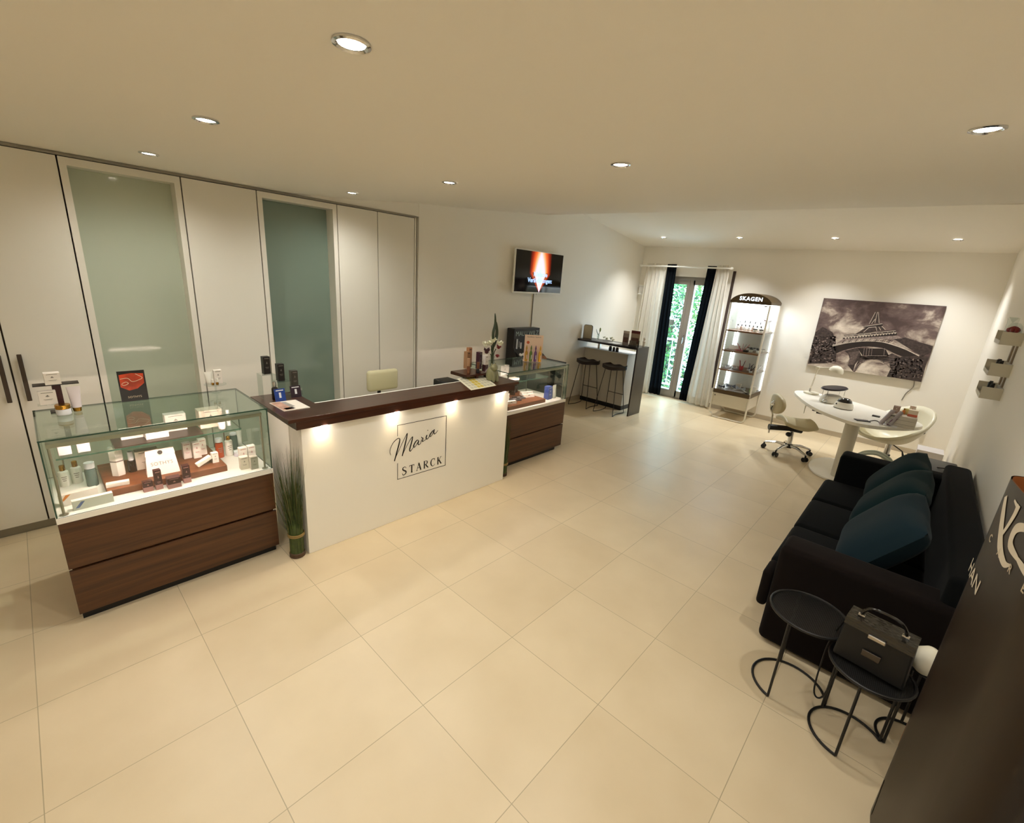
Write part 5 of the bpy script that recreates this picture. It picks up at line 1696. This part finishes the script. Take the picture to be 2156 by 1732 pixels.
lm_ = thing('nail_lamp', 'white domed nail lamp with black dome top on the manicure table', 'lamp', (6.55, -1.87, TT))
MB().lathe([(.088, .006), (.092, .02), (.085, .055), (.07, .075)], n=24, sx=1, sy=1.05).build('housing', M_white, lm_, smooth=True)
MB().lathe([(.0885, 0), (.0885, .0058)], n=24, sx=1, sy=1.05).build('base_ring', M_black, lm_)
MB().lathe([(.0705, .0752), (.062, .098), (.04, .117), (.0001, .124)], n=24, sx=1, sy=1.05).build('dome', mat('black_gloss', '#0b0a0d', .1, coat=.6), lm_, smooth=True)
MB().lathe([(.0001, 0), (.02, 0), (.02, .008), (.0001, .008)], n=14, sx=.55, sy=1.2).build('hand_opening', M_black, lm_, loc=(-.058, .066, .035), rot=(PI / 2 - .25, 0, .72))
ph = thing('smartphone', 'dark smartphone lying at the near edge of the manicure table', 'phone', (6.06, -2.10, TT), .5)
MB().rbox(-.035, -.065, 0, .035, .065, .008, .003).build('case', M_black, ph)
MB().box(-.029, -.058, .0081, .029, .058, .0086).build('screen', mat('phone_glass', '#6a6a72', .12), ph)
tag(MB().tube(crv([(6.10, -2.16, TT + .005), (6.2, -2.2, TT + .005), (6.12, -2.26, TT + .005), (6.25, -2.30, TT + .005)], 6), .004, 6).build('charging_cable', M_printd), 'dark charging cable between the smartphone and the sample stand', 'cable')
tag(MB().rbox(6.42, -2.22, TT, 6.47, -2.15, TT + .012, .004).build('black_clip', M_black), 'small black clip lying on the middle of the manicure table', 'clip')
og = thing('drawer_organiser', 'white drawer organiser at the right end of the manicure table', 'organiser', (6.28, -2.40, TT), 0)
MB().rbox(-.15, -.115, 0, .15, .115, .115, .004).build('box', mat('grey_white_box', '#e0dbd0', .4), og)
for z in (.03, .072):
    MB().box(-.1506, -.105, z, -.1502, .105, z + .002).build('drawer_gap', M_print, og)
MB().tube([(-.152, .09, .10), (-.165, .085, .103), (-.166, .065, .104), (-.152, .06, .101)], .004, 6).build('clip', M_printd, og)
OG = TT + .1153
carton('gel_box', 'tall greyish pink carton at the left on the white drawer organiser', 'carton', (6.24, -2.335, OG), .055, .04, .075, -PI / 2, mat('mauve_carton', '#a88f84', .5), M_carton)
bottle('orange_bottle', 'tiny orange bottle beside the greyish pink carton on the organiser', 'bottle', (6.26, -2.395, OG), .013, .06, mat('orange_fluid', '#d8894a', .3), M_gold, .5, .3)
carton('yellow_carton', 'small yellow-cream carton in the middle on the organiser', 'carton', (6.30, -2.42, OG), .05, .05, .055, -PI / 2, mat('yellow_cream', '#d8cf8d', .5), mark=False)
carton('pink_carton', 'cream carton with red-pink lower band at the right on the organiser', 'carton', (6.23, -2.468, OG), .075, .06, .065, -PI / 2, M_cartshade, M_pink, None, .35, mat('coral_band', '#cf6b57', .5), False)
carton('red_top_carton', 'small white and red carton behind the coral-banded one on the organiser', 'carton', (6.36, -2.455, OG), .05, .04, .085, -PI / 2, M_carton, M_red)
ss = thing('polish_swatch_stand', 'two leaning grey swatch rollers beside the drawer organiser', 'swatch holder', (6.09, -2.315, TT))
MB().rbox(-.05, -.07, 0, .05, .07, .006, .002).build('foot', M_frost, ss)
M_ra = mat('grey_lilac', '#a9a3ab', .35)
for y in (-.03, .035):
    MB().tube([(-.03, y + .03, .012), (.08, y - .035, .145)], .02, 12).build('roller', M_ra, ss, smooth=True)
MB().add([(-.051, .012, .012), (-.02, -.028, .03), (.02, -.055, .085), (-.012, -.012, .07)], [(0, 1, 2, 3)]).build('plum_swatch', mat('plum_print', '#6a3f58', .4), ss, solid=.002)

# ================================================================ saddle stool
M_beige = mat('beige_leather', '#b8ae8e', .45, bump=.06)
p0 = Vector((6.67, -1.42, 0))
sd = thing('saddle_stool', 'beige saddle chair on chrome star base left of the manicure table', 'chair', (p0.x, p0.y, 0), 0)
AX = Vector((.55, -.83, 0)).normalized()      # direction it faces
SX = Vector((AX.y, -AX.x, 0))                 # its right-hand side


def SD(f, s, z):
    return tuple(AX * f + SX * s + Vector((0, 0, z)))


def saddle(u, v):
    f = -.17 + .36 * u
    s_ = -1 + 2 * v
    wd_ = .115 + .085 * math.sin(PI * min(1, u * .8 + .2))
    drop = .10 * abs(s_) ** 2.0 * (1 - .3 * u)
    z = .43 + .05 * (1 - u) ** 2 + .035 * u ** 2 - drop * (.5 + .7 * u)
    return SD(f + .05 * u * abs(s_), s_ * wd_, z)


MB().grid(saddle, 16, 16).build('seat', M_beige, sd, smooth=True, solid=.05, subd=1)
bk_ = MB()


def backf(u, v, o=0):
    a, c = -1 + 2 * u, -1 + 2 * v
    r_ = math.sqrt(a * a + c * c)
    if r_ > 1e-6:
        k_ = max(abs(a), abs(c)) / r_
        a, c = a * k_, c * k_
    return SD(-.235 - .03 * (1 - a * a) + o, a * .185, .64 + c * .125)


bk_.grid(lambda u, v: backf(u, v), 16, 14)
bk_.build('backrest', M_beige, sd, smooth=True, solid=.055, subd=1)
MB().tube(crv([SD(-.295, 0, .64), SD(-.31, 0, .56), SD(-.275, 0, .48), SD(-.272, 0, .25)], 6), .011, 8).build('back_rod', M_chrome, sd, smooth=True)
MB().ell(SD(-.295, 0, .64), .03, .03, .035, 12, 8).build('back_pivot', M_chrome, sd, smooth=True)
MB().tube([SD(-.285, 0, .33), SD(-.05, 0, .335), SD(.10, 0, .34)], [.038, .032, .05], 10).build('tilt_mechanism', M_bmetal, sd)
MB().ell(SD(-.06, .06, .275), .035, .035, .03, 10, 8).build('knob', M_bmetal, sd)
MB().tube([(0, 0, .12), (0, 0, .22), (0, 0, .32)], [.032, .03, .022], 12).build('gas_lift', M_chrome, sd, smooth=True)
MB().lathe([(.04, .085), (.048, .10), (.04, .135), (.03, .14)], n=14).build('hub', M_bmetal, sd, smooth=True)
for k in range(5):
    w_ = 2 * PI * k / 5 + .35
    d = Vector((math.cos(w_), math.sin(w_), 0))
    MB().tube([d * .035 + Vector((0, 0, .115)), d * .14 + Vector((0, 0, .118)), d * .27 + Vector((0, 0, .085))], [.02, .017, .012], 8).build('leg', M_chrome, sd, smooth=True)
    c_ = d * .275
    cs_ = MB()
    s2 = Vector((-d.y, d.x, 0))
    for e in (-1, 1):
        cs_.tube([c_ + s2 * e * .012 + Vector((0, 0, .0285)), c_ + s2 * e * .028 + Vector((0, 0, .0285))], .028, 12)
    cs_.tube([c_ + Vector((0, 0, .03)), c_ + Vector((0, 0, .08))], .010, 8)
    cs_.build('caster', M_bmetal, sd)

# ================================================================ white shell armchair behind the table
sc = thing('shell_chair', 'white moulded swivel armchair on a chrome post behind the manicure table', 'chair', (6.88, -2.36, 0), math.radians(-139))


def shell(u, v):
    a = -PI + 2 * PI * u           # around, front at a = 0 (local -y)
    rim = .46 + .33 * (0.5 - 0.5 * math.cos(a)) ** 1.2 + .05 * math.sin(abs(a) / 2) ** 2
    r = v ** .75
    R_ = .33 * r * (1 + .06 * math.cos(a))
    z = .41 + (rim - .41) * (r ** 2.6)
    x = R_ * math.sin(a) * .98
    y = -R_ * math.cos(a) * .92
    return (x, y, z)


MB().grid(shell, 40, 14).build('shell', mat('ivory_shell', '#e9e4cd', .35), sc, smooth=True, solid=.035)
MB().tube([(0, 0, .12), (0, 0, .395)], .03, 12).build('post', M_chrome, sc, smooth=True)
MB().tube([(0, 0, .235), (0, 0, .25)], .042, 14).build('collar', M_bmetal, sc)
MB().lathe([(.23, 0), (.23, .008), (.05, .03), (.03, .12)], n=28).build('base', M_chrome, sc, smooth=True)
MB().tube([(.03, .0, .39), (.14, .05, .34), (.17, .06, .27)], [.006, .006, .015], 8).build('lever', M_bmetal, sc)

# ================================================================ wall socket, plugs, small floor box and pedicure unit
so = thing('wall_socket', 'white double wall socket at the right of the shell chair', 'socket', (8.199, -2.60, .36))
MB().box(-.008, -.08, -.04, .0, .08, .04).build('plate', M_whitep, so)
MB().rbox(-.05, .02, -.045, -.0085, .065, .035, .004).build('black_plug', M_black, so)
MB().tube([(-.0085, -.045, -.03), (-.035, -.045, -.03)], .022, 12).build('round_plug', M_black, so)
tag(MB().tube(crv([(8.165, -2.545, .40), (8.14, -2.50, .48), (8.10, -2.38, .48), (8.1, -2.25, .36), (8.1, -2.12, .33), (8.1, -2.0, .26), (8.1, -1.98, .005)], 6), .005, 6).build('power_cable', M_trimg), 'grey power cable arching from the wall socket behind the shell chair', 'cable')
tag(MB().box(7.35, -2.86, 0, 7.62, -2.62, .28).build('white_box', mat('lilac_white', '#c9c4c4', .5)), 'plain white carton on the floor near the right wall corner', 'box')
pd = thing('pedicure_unit', 'grey-green pedicure appliance with hoses and dark tray behind the sofa end', 'appliance', (5.75, -2.62, 0))
M_pg = mat('sage_plastic', '#a9b0a0', .45)
MB().rbox(-.22, -.20, .12, .22, .22, .42, .03).build('housing', M_pg, pd, smooth=True)
MB().rbox(-.19, -.17, 0, .19, .19, .12, .01).build('foot', M_black, pd)
MB().rbox(-.25, -.26, .52, .2, .10, .545, .012).build('tray', M_bmetal, pd, smooth=True)
MB().tube([(.0, -.1, .42), (.0, -.1, .52)], .03, 10).build('tray_post', M_pg, pd)
for k in (0, 1):
    MB().tube(crv([(-.1 + k * .09, .16, .42), (-.1 + k * .09, .22, .50), (-.1 + k * .09, .34, .53), (-.12 + k * .09, .46, .45), (-.14 + k * .09, .50, .2), (-.14 + k * .09, .50, .012)], 6), .014, 8).build('hose', M_pg, pd, smooth=True)
MB().tube(crv([(-.1, -.12, .5455), (-.2, -.18, .58), (-.1, -.24, .57), (.02, -.27, .56), (-.08, -.30, .50), (-.2, -.27, .40)], 6), .006, 6).build('cable', M_printd, pd)
# ================================================================ sofa
def velvet(name, c):
    return mat(name, c, 1.0, spec=.15, sheen=.03, bump=.15, bscale=500)


M_sofa = velvet('black_velvet', '#080a0b')
M_arm = velvet('dark_brown_velvet', '#120c0a')
M_teal1 = velvet('dark_teal_velvet', '#0c2226')
M_teal2 = velvet('slate_blue_velvet', '#16262e')
sf = thing('sofa', 'long black velvet sofa with loose teal back cushions along the right wall', 'sofa', (3.95, -2.5, 0))
SX0, SX1 = 2.85, 5.05
MB().rbox(SX0 + .20, -2.86, .03, SX1 - .20, -2.085, .26, .02).build('base', M_sofa, sf, world=True, smooth=True)
MB().rbox(SX0, -2.88, .012, SX0 + .21, -2.095, .62, .035, 4).build('armrest', M_arm, sf, world=True, smooth=True)
MB().rbox(SX1 - .21, -2.88, .012, SX1, -2.095, .66, .035, 4).build('armrest', M_sofa, sf, world=True, smooth=True)
MB().rbox(SX0 + .05, -2.89, .012, SX1 - .05, -2.74, .76, .03, 4).build('backrest', M_sofa, sf, world=True, smooth=True)
w3 = (SX1 - SX0 - .42) / 3
for k in range(3):
    a = SX0 + .212 + k * w3
    MB().rbox(a + .002, -2.73, .262, a + w3 - .002, -2.035, .425, .04, 5).build('seat_cushion', M_sofa, sf, world=True, smooth=True)
MB().rbox(SX0 + .02, -2.094, .20, SX0 + .19, -2.04, .43, .025, 4).build('front_roll', M_arm, sf, world=True, smooth=True)
for x in (SX0 + .08, SX1 - .08):
    for y in (-2.2, -2.8):
        MB().tube([(x, y, 0), (x, y, .013)], .02, 8).build('foot', M_black, sf, world=True)


def pillow(name, label, loc, w, h, t, rot, m):
    b = MB()
    def f(u, v, s):
        a, c = -1 + 2 * u, -1 + 2 * v
        k = max(0, (1 - a ** 4)) ** .5 * max(0, (1 - c ** 4)) ** .5
        pin = 1 - .06 * (1 - abs(a)) * abs(c) - .0
        return (a * w / 2 * (1 - .05 * (1 - c * c) * abs(a) * 0), s * t / 2 * k, c * h / 2 * pin + h / 2)
    b.grid(lambda u, v: f(u, v, 1), 22, 22)
    b.grid(lambda u, v: f(u, v, -1), 22, 22)
    o = b.build(name, m, smooth=True, loc=loc, rot=rot)
    return tag(o, label, 'cushion', None)


pillow('back_cushion', 'slate-blue back cushion at the near end of the sofa', (3.42, -2.34, .436), .66, .50, .22, (.62, .0, .03), M_teal2)
pillow('back_cushion', 'dark teal back cushion in the middle of the sofa', (4.02, -2.35, .436), .60, .50, .22, (.60, .0, -.04), M_teal1)
pillow('back_cushion', 'dark teal back cushion at the far end of the sofa', (4.56, -2.36, .436), .54, .48, .22, (.58, .0, .04), M_teal1)

# ================================================================ round side tables with C-shaped feet
mm_ = bpy.data.materials.new('perforated_metal'); mm_.use_nodes = True
nt = mm_.node_tree; b_ = nt.nodes['Principled BSDF']; b_.inputs['Base Color'].default_value = lin('#0c0a09'); b_.inputs['Roughness'].default_value = .5
tc = nt.nodes.new('ShaderNodeTexCoord'); sp = nt.nodes.new('ShaderNodeSeparateXYZ'); nt.links.new(tc.outputs['Object'], sp.inputs[0])


def cell(o):
    f_ = _m('FRACT', _m('MULTIPLY', o, 160.0))
    return _m('POWER', _m('SUBTRACT', f_, .5), 2.0)


hole = _m('LESS_THAN', _m('ADD', cell(sp.outputs['X']), cell(sp.outputs['Y'])), .085)
tr_ = nt.nodes.new('ShaderNodeBsdfTransparent'); mxs = nt.nodes.new('ShaderNodeMixShader')
nt.links.new(hole, mxs.inputs[0]); nt.links.new(b_.outputs[0], mxs.inputs[1]); nt.links.new(tr_.outputs[0], mxs.inputs[2])
nt.links.new(mxs.outputs[0], nt.nodes['Material Output'].inputs[0])


def side_table(label, cx, cy, R_, h, a0, a1):
    t = thing('side_table', label, 'side table', (cx, cy, 0), 0, 'round black side tables')
    MB().lathe([(.0001, h - .004), (R_ - .004, h - .004), (R_ - .004, h - .001), (.0001, h - .001)], n=36).build('table_top', mm_, t)
    rim = MB().tube([(R_ * math.cos(2 * PI * k / 40), R_ * math.sin(2 * PI * k / 40), h) for k in range(40)], .007, 8, closed=True)
    rim.build('rim', M_bmetal, t, smooth=True)
    Rf = R_ * .98
    P = [(Rf * math.cos(a0 + (a1 - a0) * k / 30), Rf * math.sin(a0 + (a1 - a0) * k / 30), .0065) for k in range(31)]
    MB().tube(P, .0062, 8).build('foot_ring', M_bmetal, t, smooth=True)
    for a_ in (a0, a1, (a0 + a1) / 2 - .2):
        x, y = Rf * math.cos(a_), Rf * math.sin(a_)
        MB().tube([(x, y, .006), (x, y, h - .006)], .0058, 8).build('leg', M_bmetal, t)
    return t


# foot arcs open towards the room entrance
side_table('round black side table nearer the room, empty top, beside the sofa arm', 2.615, -2.31, .165, .45, 2.80, 2.80 - 4.35)
side_table('round black side table with the croc-pattern handbag on it', 2.50, -2.575, .15, .395, 3.0, 3.0 - 3.9)
side_table('third round black side table mostly hidden behind the tall display column', 2.68, -2.78, .115, .43, 2.4, 2.4 - 4.0)
vv_ = MB().lathe([(.03, 0), (.05, .02), (.058, .05), (.045, .09), (.02, .115), (.0001, .122)], n=22)
tag(vv_.build('white_egg_lamp', mat('matt_white_ceramic', '#ece6d2', .4), loc=(2.60, -2.735, .4345), smooth=True), 'white egg-shaped ornament showing beside the tall dark display column', 'ornament')
# handbag
hb = thing('handbag', 'black structured handbag with shiny croc flap and top handle on the rear side table', 'handbag', (2.515, -2.565, .4023), -PI / 2 - .13)
M_lea = mat('black_leather', '#070606', .55, bump=.1)
mcr = mat('croc_patent', '#100d0a', .2, coat=.5)
nt = mcr.node_tree; b_ = nt.nodes['Principled BSDF']
tc = nt.nodes.new('ShaderNodeTexCoord'); mp = nt.nodes.new('ShaderNodeMapping'); mp.inputs['Scale'].default_value = (30, 60, 75)
vo = nt.nodes.new('ShaderNodeTexVoronoi'); vo.inputs['Scale'].default_value = 1.0; vo.feature = 'DISTANCE_TO_EDGE'
bp = nt.nodes.new('ShaderNodeBump'); bp.inputs['Strength'].default_value = .9; bp.inputs['Distance'].default_value = .004
nt.links.new(tc.outputs['Object'], mp.inputs[0]); nt.links.new(mp.outputs[0], vo.inputs['Vector']); nt.links.new(vo.outputs['Distance'], bp.inputs['Height']); nt.links.new(bp.outputs[0], b_.inputs['Normal'])
HB = .125
MB().add([(-HB, -.06, 0), (HB, -.06, 0), (HB, .06, 0), (-HB, .06, 0), (-HB * .93, -.045, .20), (HB * .93, -.045, .20), (HB * .93, .045, .20), (-HB * .93, .045, .20)], [(0, 3, 2, 1), (4, 5, 6, 7), (0, 1, 5, 4), (1, 2, 6, 5), (2, 3, 7, 6), (3, 0, 4, 7)]).build('body', M_lea, hb, bevel=.008)
MB().add([(-HB * .95, -.0525, .165), (HB * .95, -.0525, .165), (HB * .94, -.05, .203), (-HB * .94, -.05, .203), (-HB * .94, .045, .205), (HB * .94, .045, .205)], [(0, 1, 2, 3), (3, 2, 5, 4)]).build('flap', mcr, hb, solid=.005)
MB().tube(crv([(-.075, -.01, .206), (-.072, -.012, .235), (-.04, -.014, .265), (.04, -.014, .265), (.072, -.012, .235), (.075, -.01, .206)], 6), .007, 8).build('handle', mcr, hb, smooth=True)
for x in (-.075, .075):
    MB().tube([(x - .012, -.01, .211), (x + .012, -.01, .211)], .009, 8).build('ring', M_chrome, hb)
MB().rbox(-.03, -.066, .155, .03, -.0555, .172, .003).build('clasp', M_steel, hb)
MB().rbox(-.032, -.0655, .065, .032, -.0598, .095, .002).build('plate', mat('gunmetal', '#57504a', .3, .9), hb)
MB().tube(crv([(-HB, .02, .14), (-HB - .03, .05, .0), (-HB - .035, .03, -.10), (-HB - .02, -.03, -.26), (-HB + .015, -.02, -.27), (-HB + .03, .01, -.10), (-HB + .0, .03, .02)], 8), [.004] * 49, 6).build('strap', M_lea, hb)

# ================================================================ tall printed column at the right
fn = crv([(1.75, -2.885), (1.725, -2.86), (1.715, -2.82), (1.735, -2.785), (1.78, -2.757), (1.84, -2.738), (1.94, -2.722), (2.04, -2.708), (2.13, -2.698), (2.19, -2.694), (2.225, -2.70), (2.245, -2.72), (2.25, -2.75), (2.245, -2.79)], 8)
rear = [(2.20, -2.86), (2.05, -2.885)]
loop = [(p.x, p.y) for p in fn] + rear
TOPZ = 1.435
tot = thing('advertising_column', 'tall glossy dark-brown cardboard display column with pale lettering at the right edge', 'display column', (1.85, -2.80, 0))
M_tot = mat('glossy_brown_print', '#21160c', .38, spec=.35)
M_kraftin = mat('raw_kraft_inside', '#a0602f', .7)
n = len(loop)
nv = 6
b = MB()
for i in range(nv + 1):
    z = TOPZ * i / nv
    b.v += [(x, y, z) for x, y in loop]
for i in range(nv):
    for k in range(n):
        k2 = (k + 1) % n
        b.f.append((i * n + k, i * n + k2, (i + 1) * n + k2, (i + 1) * n + k)); b.m.append(0)
b.build('printed_shell', M_tot, tot, world=True, smooth=True)
cx_ = sum(p[0] for p in loop) / n; cy_ = sum(p[1] for p in loop) / n
inn = []
for k in range(n):
    a_, c_ = Vector(loop[k - 1]), Vector(loop[(k + 1) % n])
    d_ = (c_ - a_).normalized()
    inn.append((loop[k][0] + d_.y * .004, loop[k][1] - d_.x * .004))
b = MB()
b.v = [(x, y, .02) for x, y in inn] + [(x, y, TOPZ - .0005) for x, y in inn]
b.f = [(k, (k + 1) % n, n + (k + 1) % n, n + k) for k in range(n)] + [tuple(range(n))]
b.m = [0] * len(b.f)
b.build('kraft_inside', M_kraftin, tot, world=True, smooth=True)
FX = [p.x for p in fn][:70]; FY = [p.y for p in fn][:70]


def front_y(x):
    for a, c, e, g in zip(FX, FX[1:], FY, FY[1:]):
        if a <= x <= c: return e + (g - e) * (x - a) / (c - a + 1e-9)
    return FY[-1]


def TB(a, c):
    """a: distance along -x from x=2.25, c: height"""
    x = 2.245 - a
    return (x, front_y(x) + .0016, c)


M_cream2 = mat('cream_letters', '#cfc4b0', .4)
M_bone = mat('bone_letters', '#b9aa90', .4)


def SB(pts, w_, mb, k=8):
    P = crv(pts, k); nn_ = len(P)
    W = []
    for i in range(nn_):
        t = i / (nn_ - 1) * (len(w_) - 1); j = min(int(t), len(w_) - 2)
        W.append(w_[j] + (w_[j + 1] - w_[j]) * (t - j))
    ribbon(P, W, TB, 0, mb)


lt = MB()
SB([(.085, 1.385), (.12, 1.34), (.19, 1.27), (.26, 1.245), (.30, 1.26)], [.02, .03, .034, .022, .004], lt)
SB([(.16, 1.40), (.19, 1.395), (.20, 1.40)], [.006, .012, .006], lt)
SB([(.20, 1.40), (.20, 1.37), (.185, 1.32), (.17, 1.29)], [.03, .022, .016, .014], lt)
SB([(.36, 1.36), (.30, 1.37), (.245, 1.345), (.25, 1.30), (.32, 1.29)], [.012, .02, .03, .028, .012], lt)
SB([(.36, 1.36), (.41, 1.33), (.40, 1.29), (.32, 1.29)], [.012, .028, .028, .012], lt)
lt.build('large_lettering', M_cream2, tot, world=True)
lt = MB()
for k, ch_ in enumerate('CARE'):
    text_mb(ch_, .034, lambda a, c: TB(.105 + k * .10 + a, 1.25 + c), mb=lt, bold=.0008)
lt.build('small_lettering', M_bone, tot, world=True)
lt = text_mb('HAN', .085, lambda a, c: TB(.085 + a, 1.105 + c * .8), bold=.001)
lt.build('white_lettering', M_cream2, tot, world=True)
# printed leg and product packs on the curved left edge


def TBs(s, c):
    """s in 0..1 around the rounded left end of the column"""
    i0 = max(i for i, p in enumerate(fn) if p.x < 2.15 and i > 20)
    f_ = i0 + s * (len(fn) - 1 - i0); j = min(int(f_), len(fn) - 2); t = f_ - j
    p = fn[j] * (1 - t) + fn[j + 1] * t
    d = (fn[j + 1] - fn[j]); nn_ = Vector((-d.y, d.x)).normalized()
    return (p.x + nn_.x * .0016, p.y + nn_.y * .0016, c)


leg = MB()
zs = [.93, .86, .80, .72, .62, .52, .44, .38, .33, .29, .26]
wl_ = [.05, .25, .12, .18, .40, .55, .66, .72, .66, .5, .3]
vs = []
for z, w_ in zip(zs, wl_): vs += [TBs(.98 - w_, z), TBs(.98, z)]
leg.add(vs, [(2 * i, 2 * i + 1, 2 * i + 3, 2 * i + 2) for i in range(len(zs) - 1)])
leg.build('printed_leg', mat('skin_print', '#b58d6c', .35, var=.2, vscale=5), tot, world=True)
pk = MB()
pk.add([TBs(.05, .02), TBs(.42, .0), TBs(.46, .14), TBs(.12, .19)], [(0, 1, 2, 3)])
pk.add([TBs(.38, .17), TBs(.60, .14), TBs(.62, .22), TBs(.42, .25)], [(0, 1, 2, 3)])
pk.build('printed_packs', mat('grey_packs', '#9a968c', .35), tot, world=True)

# ================================================================ three-tier bottle rack on the right wall
rk = thing('wall_rack', 'white three-tier wall rack of small boxes high on the right wall', 'shelf', (5.4, -2.85, 1.5))
M_rk = mat('rack_white', '#d3d0c4', .45)
M_rkw = mat('rack_slat', '#9b8a78', .5)
LV = [(1.69, 1.785), (1.455, 1.55), (1.276, 1.366)]
RX0, RX1 = 5.2, 5.62
RYF, RYW = -2.795, -2.911
for z0, z1 in LV:
    q_ = MB()
    q_.box(RX0, RYF, z0, RX0 + .006, RYW, z1)
    q_.box(RX1 - .006, RYF, z0, RX1, RYW, z1)
    q_.box(RX0 + .006, RYF, z0, RX1 - .006, RYW, z0 + .006)
    q_.box(RX0 + .006, RYW, z0 + .006, RX1 - .006, RYW + .006, z1)
    q_.box(RX0 + .006, RYF, z0 + .006, RX1 - .006, RYF - .005, z0 + .03)
    q_.build('box', M_rk, rk, world=True)
for x in (5.30, 5.5):
    MB().box(x, RYW, 1.366, x + .05, RYW + .012, 1.455).build('slat', M_rkw, rk, world=True)
    MB().box(x, RYW, 1.55, x + .05, RYW + .012, 1.69).build('slat', M_rkw, rk, world=True)
M_wine = mat('wine_polish', '#4a1c24', .2, coat=.4)
tier = ['middle', 'lowest']
for ti, (z0, _) in enumerate(LV[1:]):
    for k in range(4):
        bottle('polish_bottle', 'nail polish bottle with black cap in the %s tier of the wall rack' % tier[ti], 'bottle', (5.24 + k * .085, -2.845 - .012 * (k % 2), z0 + .0063), .018, .105, M_wine if k % 2 else mat('copper_polish' if (k == 0 and ti == 0) else 'rust_polish', '#9a5a3c', .2, coat=.4), M_black, .6, .4, group='bottles in the %s tier' % tier[ti])
ro = thing('rose_dome', 'red rose under a clear dome on the top tier of the wall rack', 'ornament', (5.285, -2.852, LV[0][0] + .0063))
MB().lathe([(.045, 0), (.045, .10), (.04, .135), (.025, .155), (.0001, .16)], n=20).build('dome', M_acryl, ro, smooth=True)
M_rose = mat('rose_red', '#8a0f18', .5)
b = MB()
for k in range(14):
    w_ = k * 2.4; r_ = .008 + .0022 * k
    c_ = Vector((r_ * math.cos(w_) * .8, r_ * math.sin(w_) * .8, .105 + .012 - .0012 * k))
    b.ell(c_, .015, .015, .017, 8, 6)
b.build('bloom', M_rose, ro, smooth=True)
MB().tube([(0, 0, .002), (0, 0, .10)], .003, 6).build('stem', M_stem, ro)
leafstrip(MB(), [(0, 0, .045), (-.01, .02, .06), (-.015, .036, .05)], .012, Vector((1, 0, 0))).build('leaf', M_stem, ro, solid=.001)
leafstrip(MB(), [(0, 0, .04), (-.01, -.02, .06), (-.015, -.036, .055)], .012, Vector((1, 0, 0))).build('leaf', M_stem, ro, solid=.001)
cg = thing('clear_ornament', 'small clear glass ornament behind the rose dome on the wall rack', 'ornament', (5.52, -2.852, LV[0][0] + .0063))
MB().lathe([(.03, 0), (.034, .01), (.03, .15), (.035, .19), (.028, .195), (.0001, .15)], n=12).build('glass', M_acryl, cg, smooth=True)
# ================================================================ light
def light(kind, name, loc, energy, color, **k):
    d = bpy.data.lights.new(name, kind)
    d.energy = energy
    d.color = color
    for a, c in k.items(): setattr(d, a, c)
    o = bpy.data.objects.new(name, d)
    o.location = loc
    COL.objects.link(o)
    return o


WARM = (1.0, .99, .92)
WARMB = (1.0, 1.0, .97)
# unseen downlights added outside the frame to fill in light
ADDED_LAMPS = [(.93, -2.3), (-.55, -1.13), (-.55, -2.3)]
for x, y in ADDED_LAMPS:
    z = ceil_z(x, y)
    t = thing('ceiling_downlight', 'added unseen ceiling downlight outside the picture', 'ceiling light', (x, y, z), 0, 'added unseen downlights behind the camera')
    MB().lathe([(.036, -.001), (.05, -.001), (.05, -.006), (.042, -.009), (.036, -.004)], n=24, caps=False).build('trim_ring', M_chrome, t, smooth=True)
    MB().lathe([(0.0001, -.0025), (.0355, -.0025), (.0355, -.001)], n=24).build('lens', M_bulb, t)
    LAMPS.append((x, y, z, False))
for x, y, z, back in LAMPS:
    light('SPOT', 'downlight_beam', (x, y, z - .02), 98.0 if back else 32.0, WARMB if back else WARM, spot_size=math.radians(112 if back else 160), spot_blend=1.0, shadow_soft_size=.035)
for x in UL:
    light('SPOT', 'counter_spot_beam', (x, .296, .918), 1.9, (1.0, .74, .38), spot_size=math.radians(85), spot_blend=.6, shadow_soft_size=.012)

w = bpy.data.worlds.new('sky')
SC.world = w
w.use_nodes = True
nt = w.node_tree
bg = nt.nodes['Background']
bg.inputs['Color'].default_value = (.55, .78, 1.0, 1)
bg.inputs['Strength'].default_value = 20.0
po = light('AREA', 'door_portal', (X1 + .24, (DY0 + DY1) / 2, DZ / 2), 1.0, (1, 1, 1))
po.data.shape = 'RECTANGLE'
po.data.size = DZ - .05
po.data.size_y = DY1 - DY0
po.rotation_euler = (0, PI / 2, 0)
po.data.cycles.is_portal = True

vs = SC.view_settings
vs.view_transform = 'Standard'
vs.look = 'None'
vs.exposure = 0.0
vs.gamma = 1.0
vs.use_curve_mapping = False
cy = SC.cycles
cy.max_bounces = 10
cy.diffuse_bounces = 8
cy.glossy_bounces = 4
cy.transmission_bounces = 4
cy.transparent_max_bounces = 16
cy.caustics_reflective = False
cy.caustics_refractive = False
cy.sample_clamp_indirect = 6.0
cy.use_denoising = True
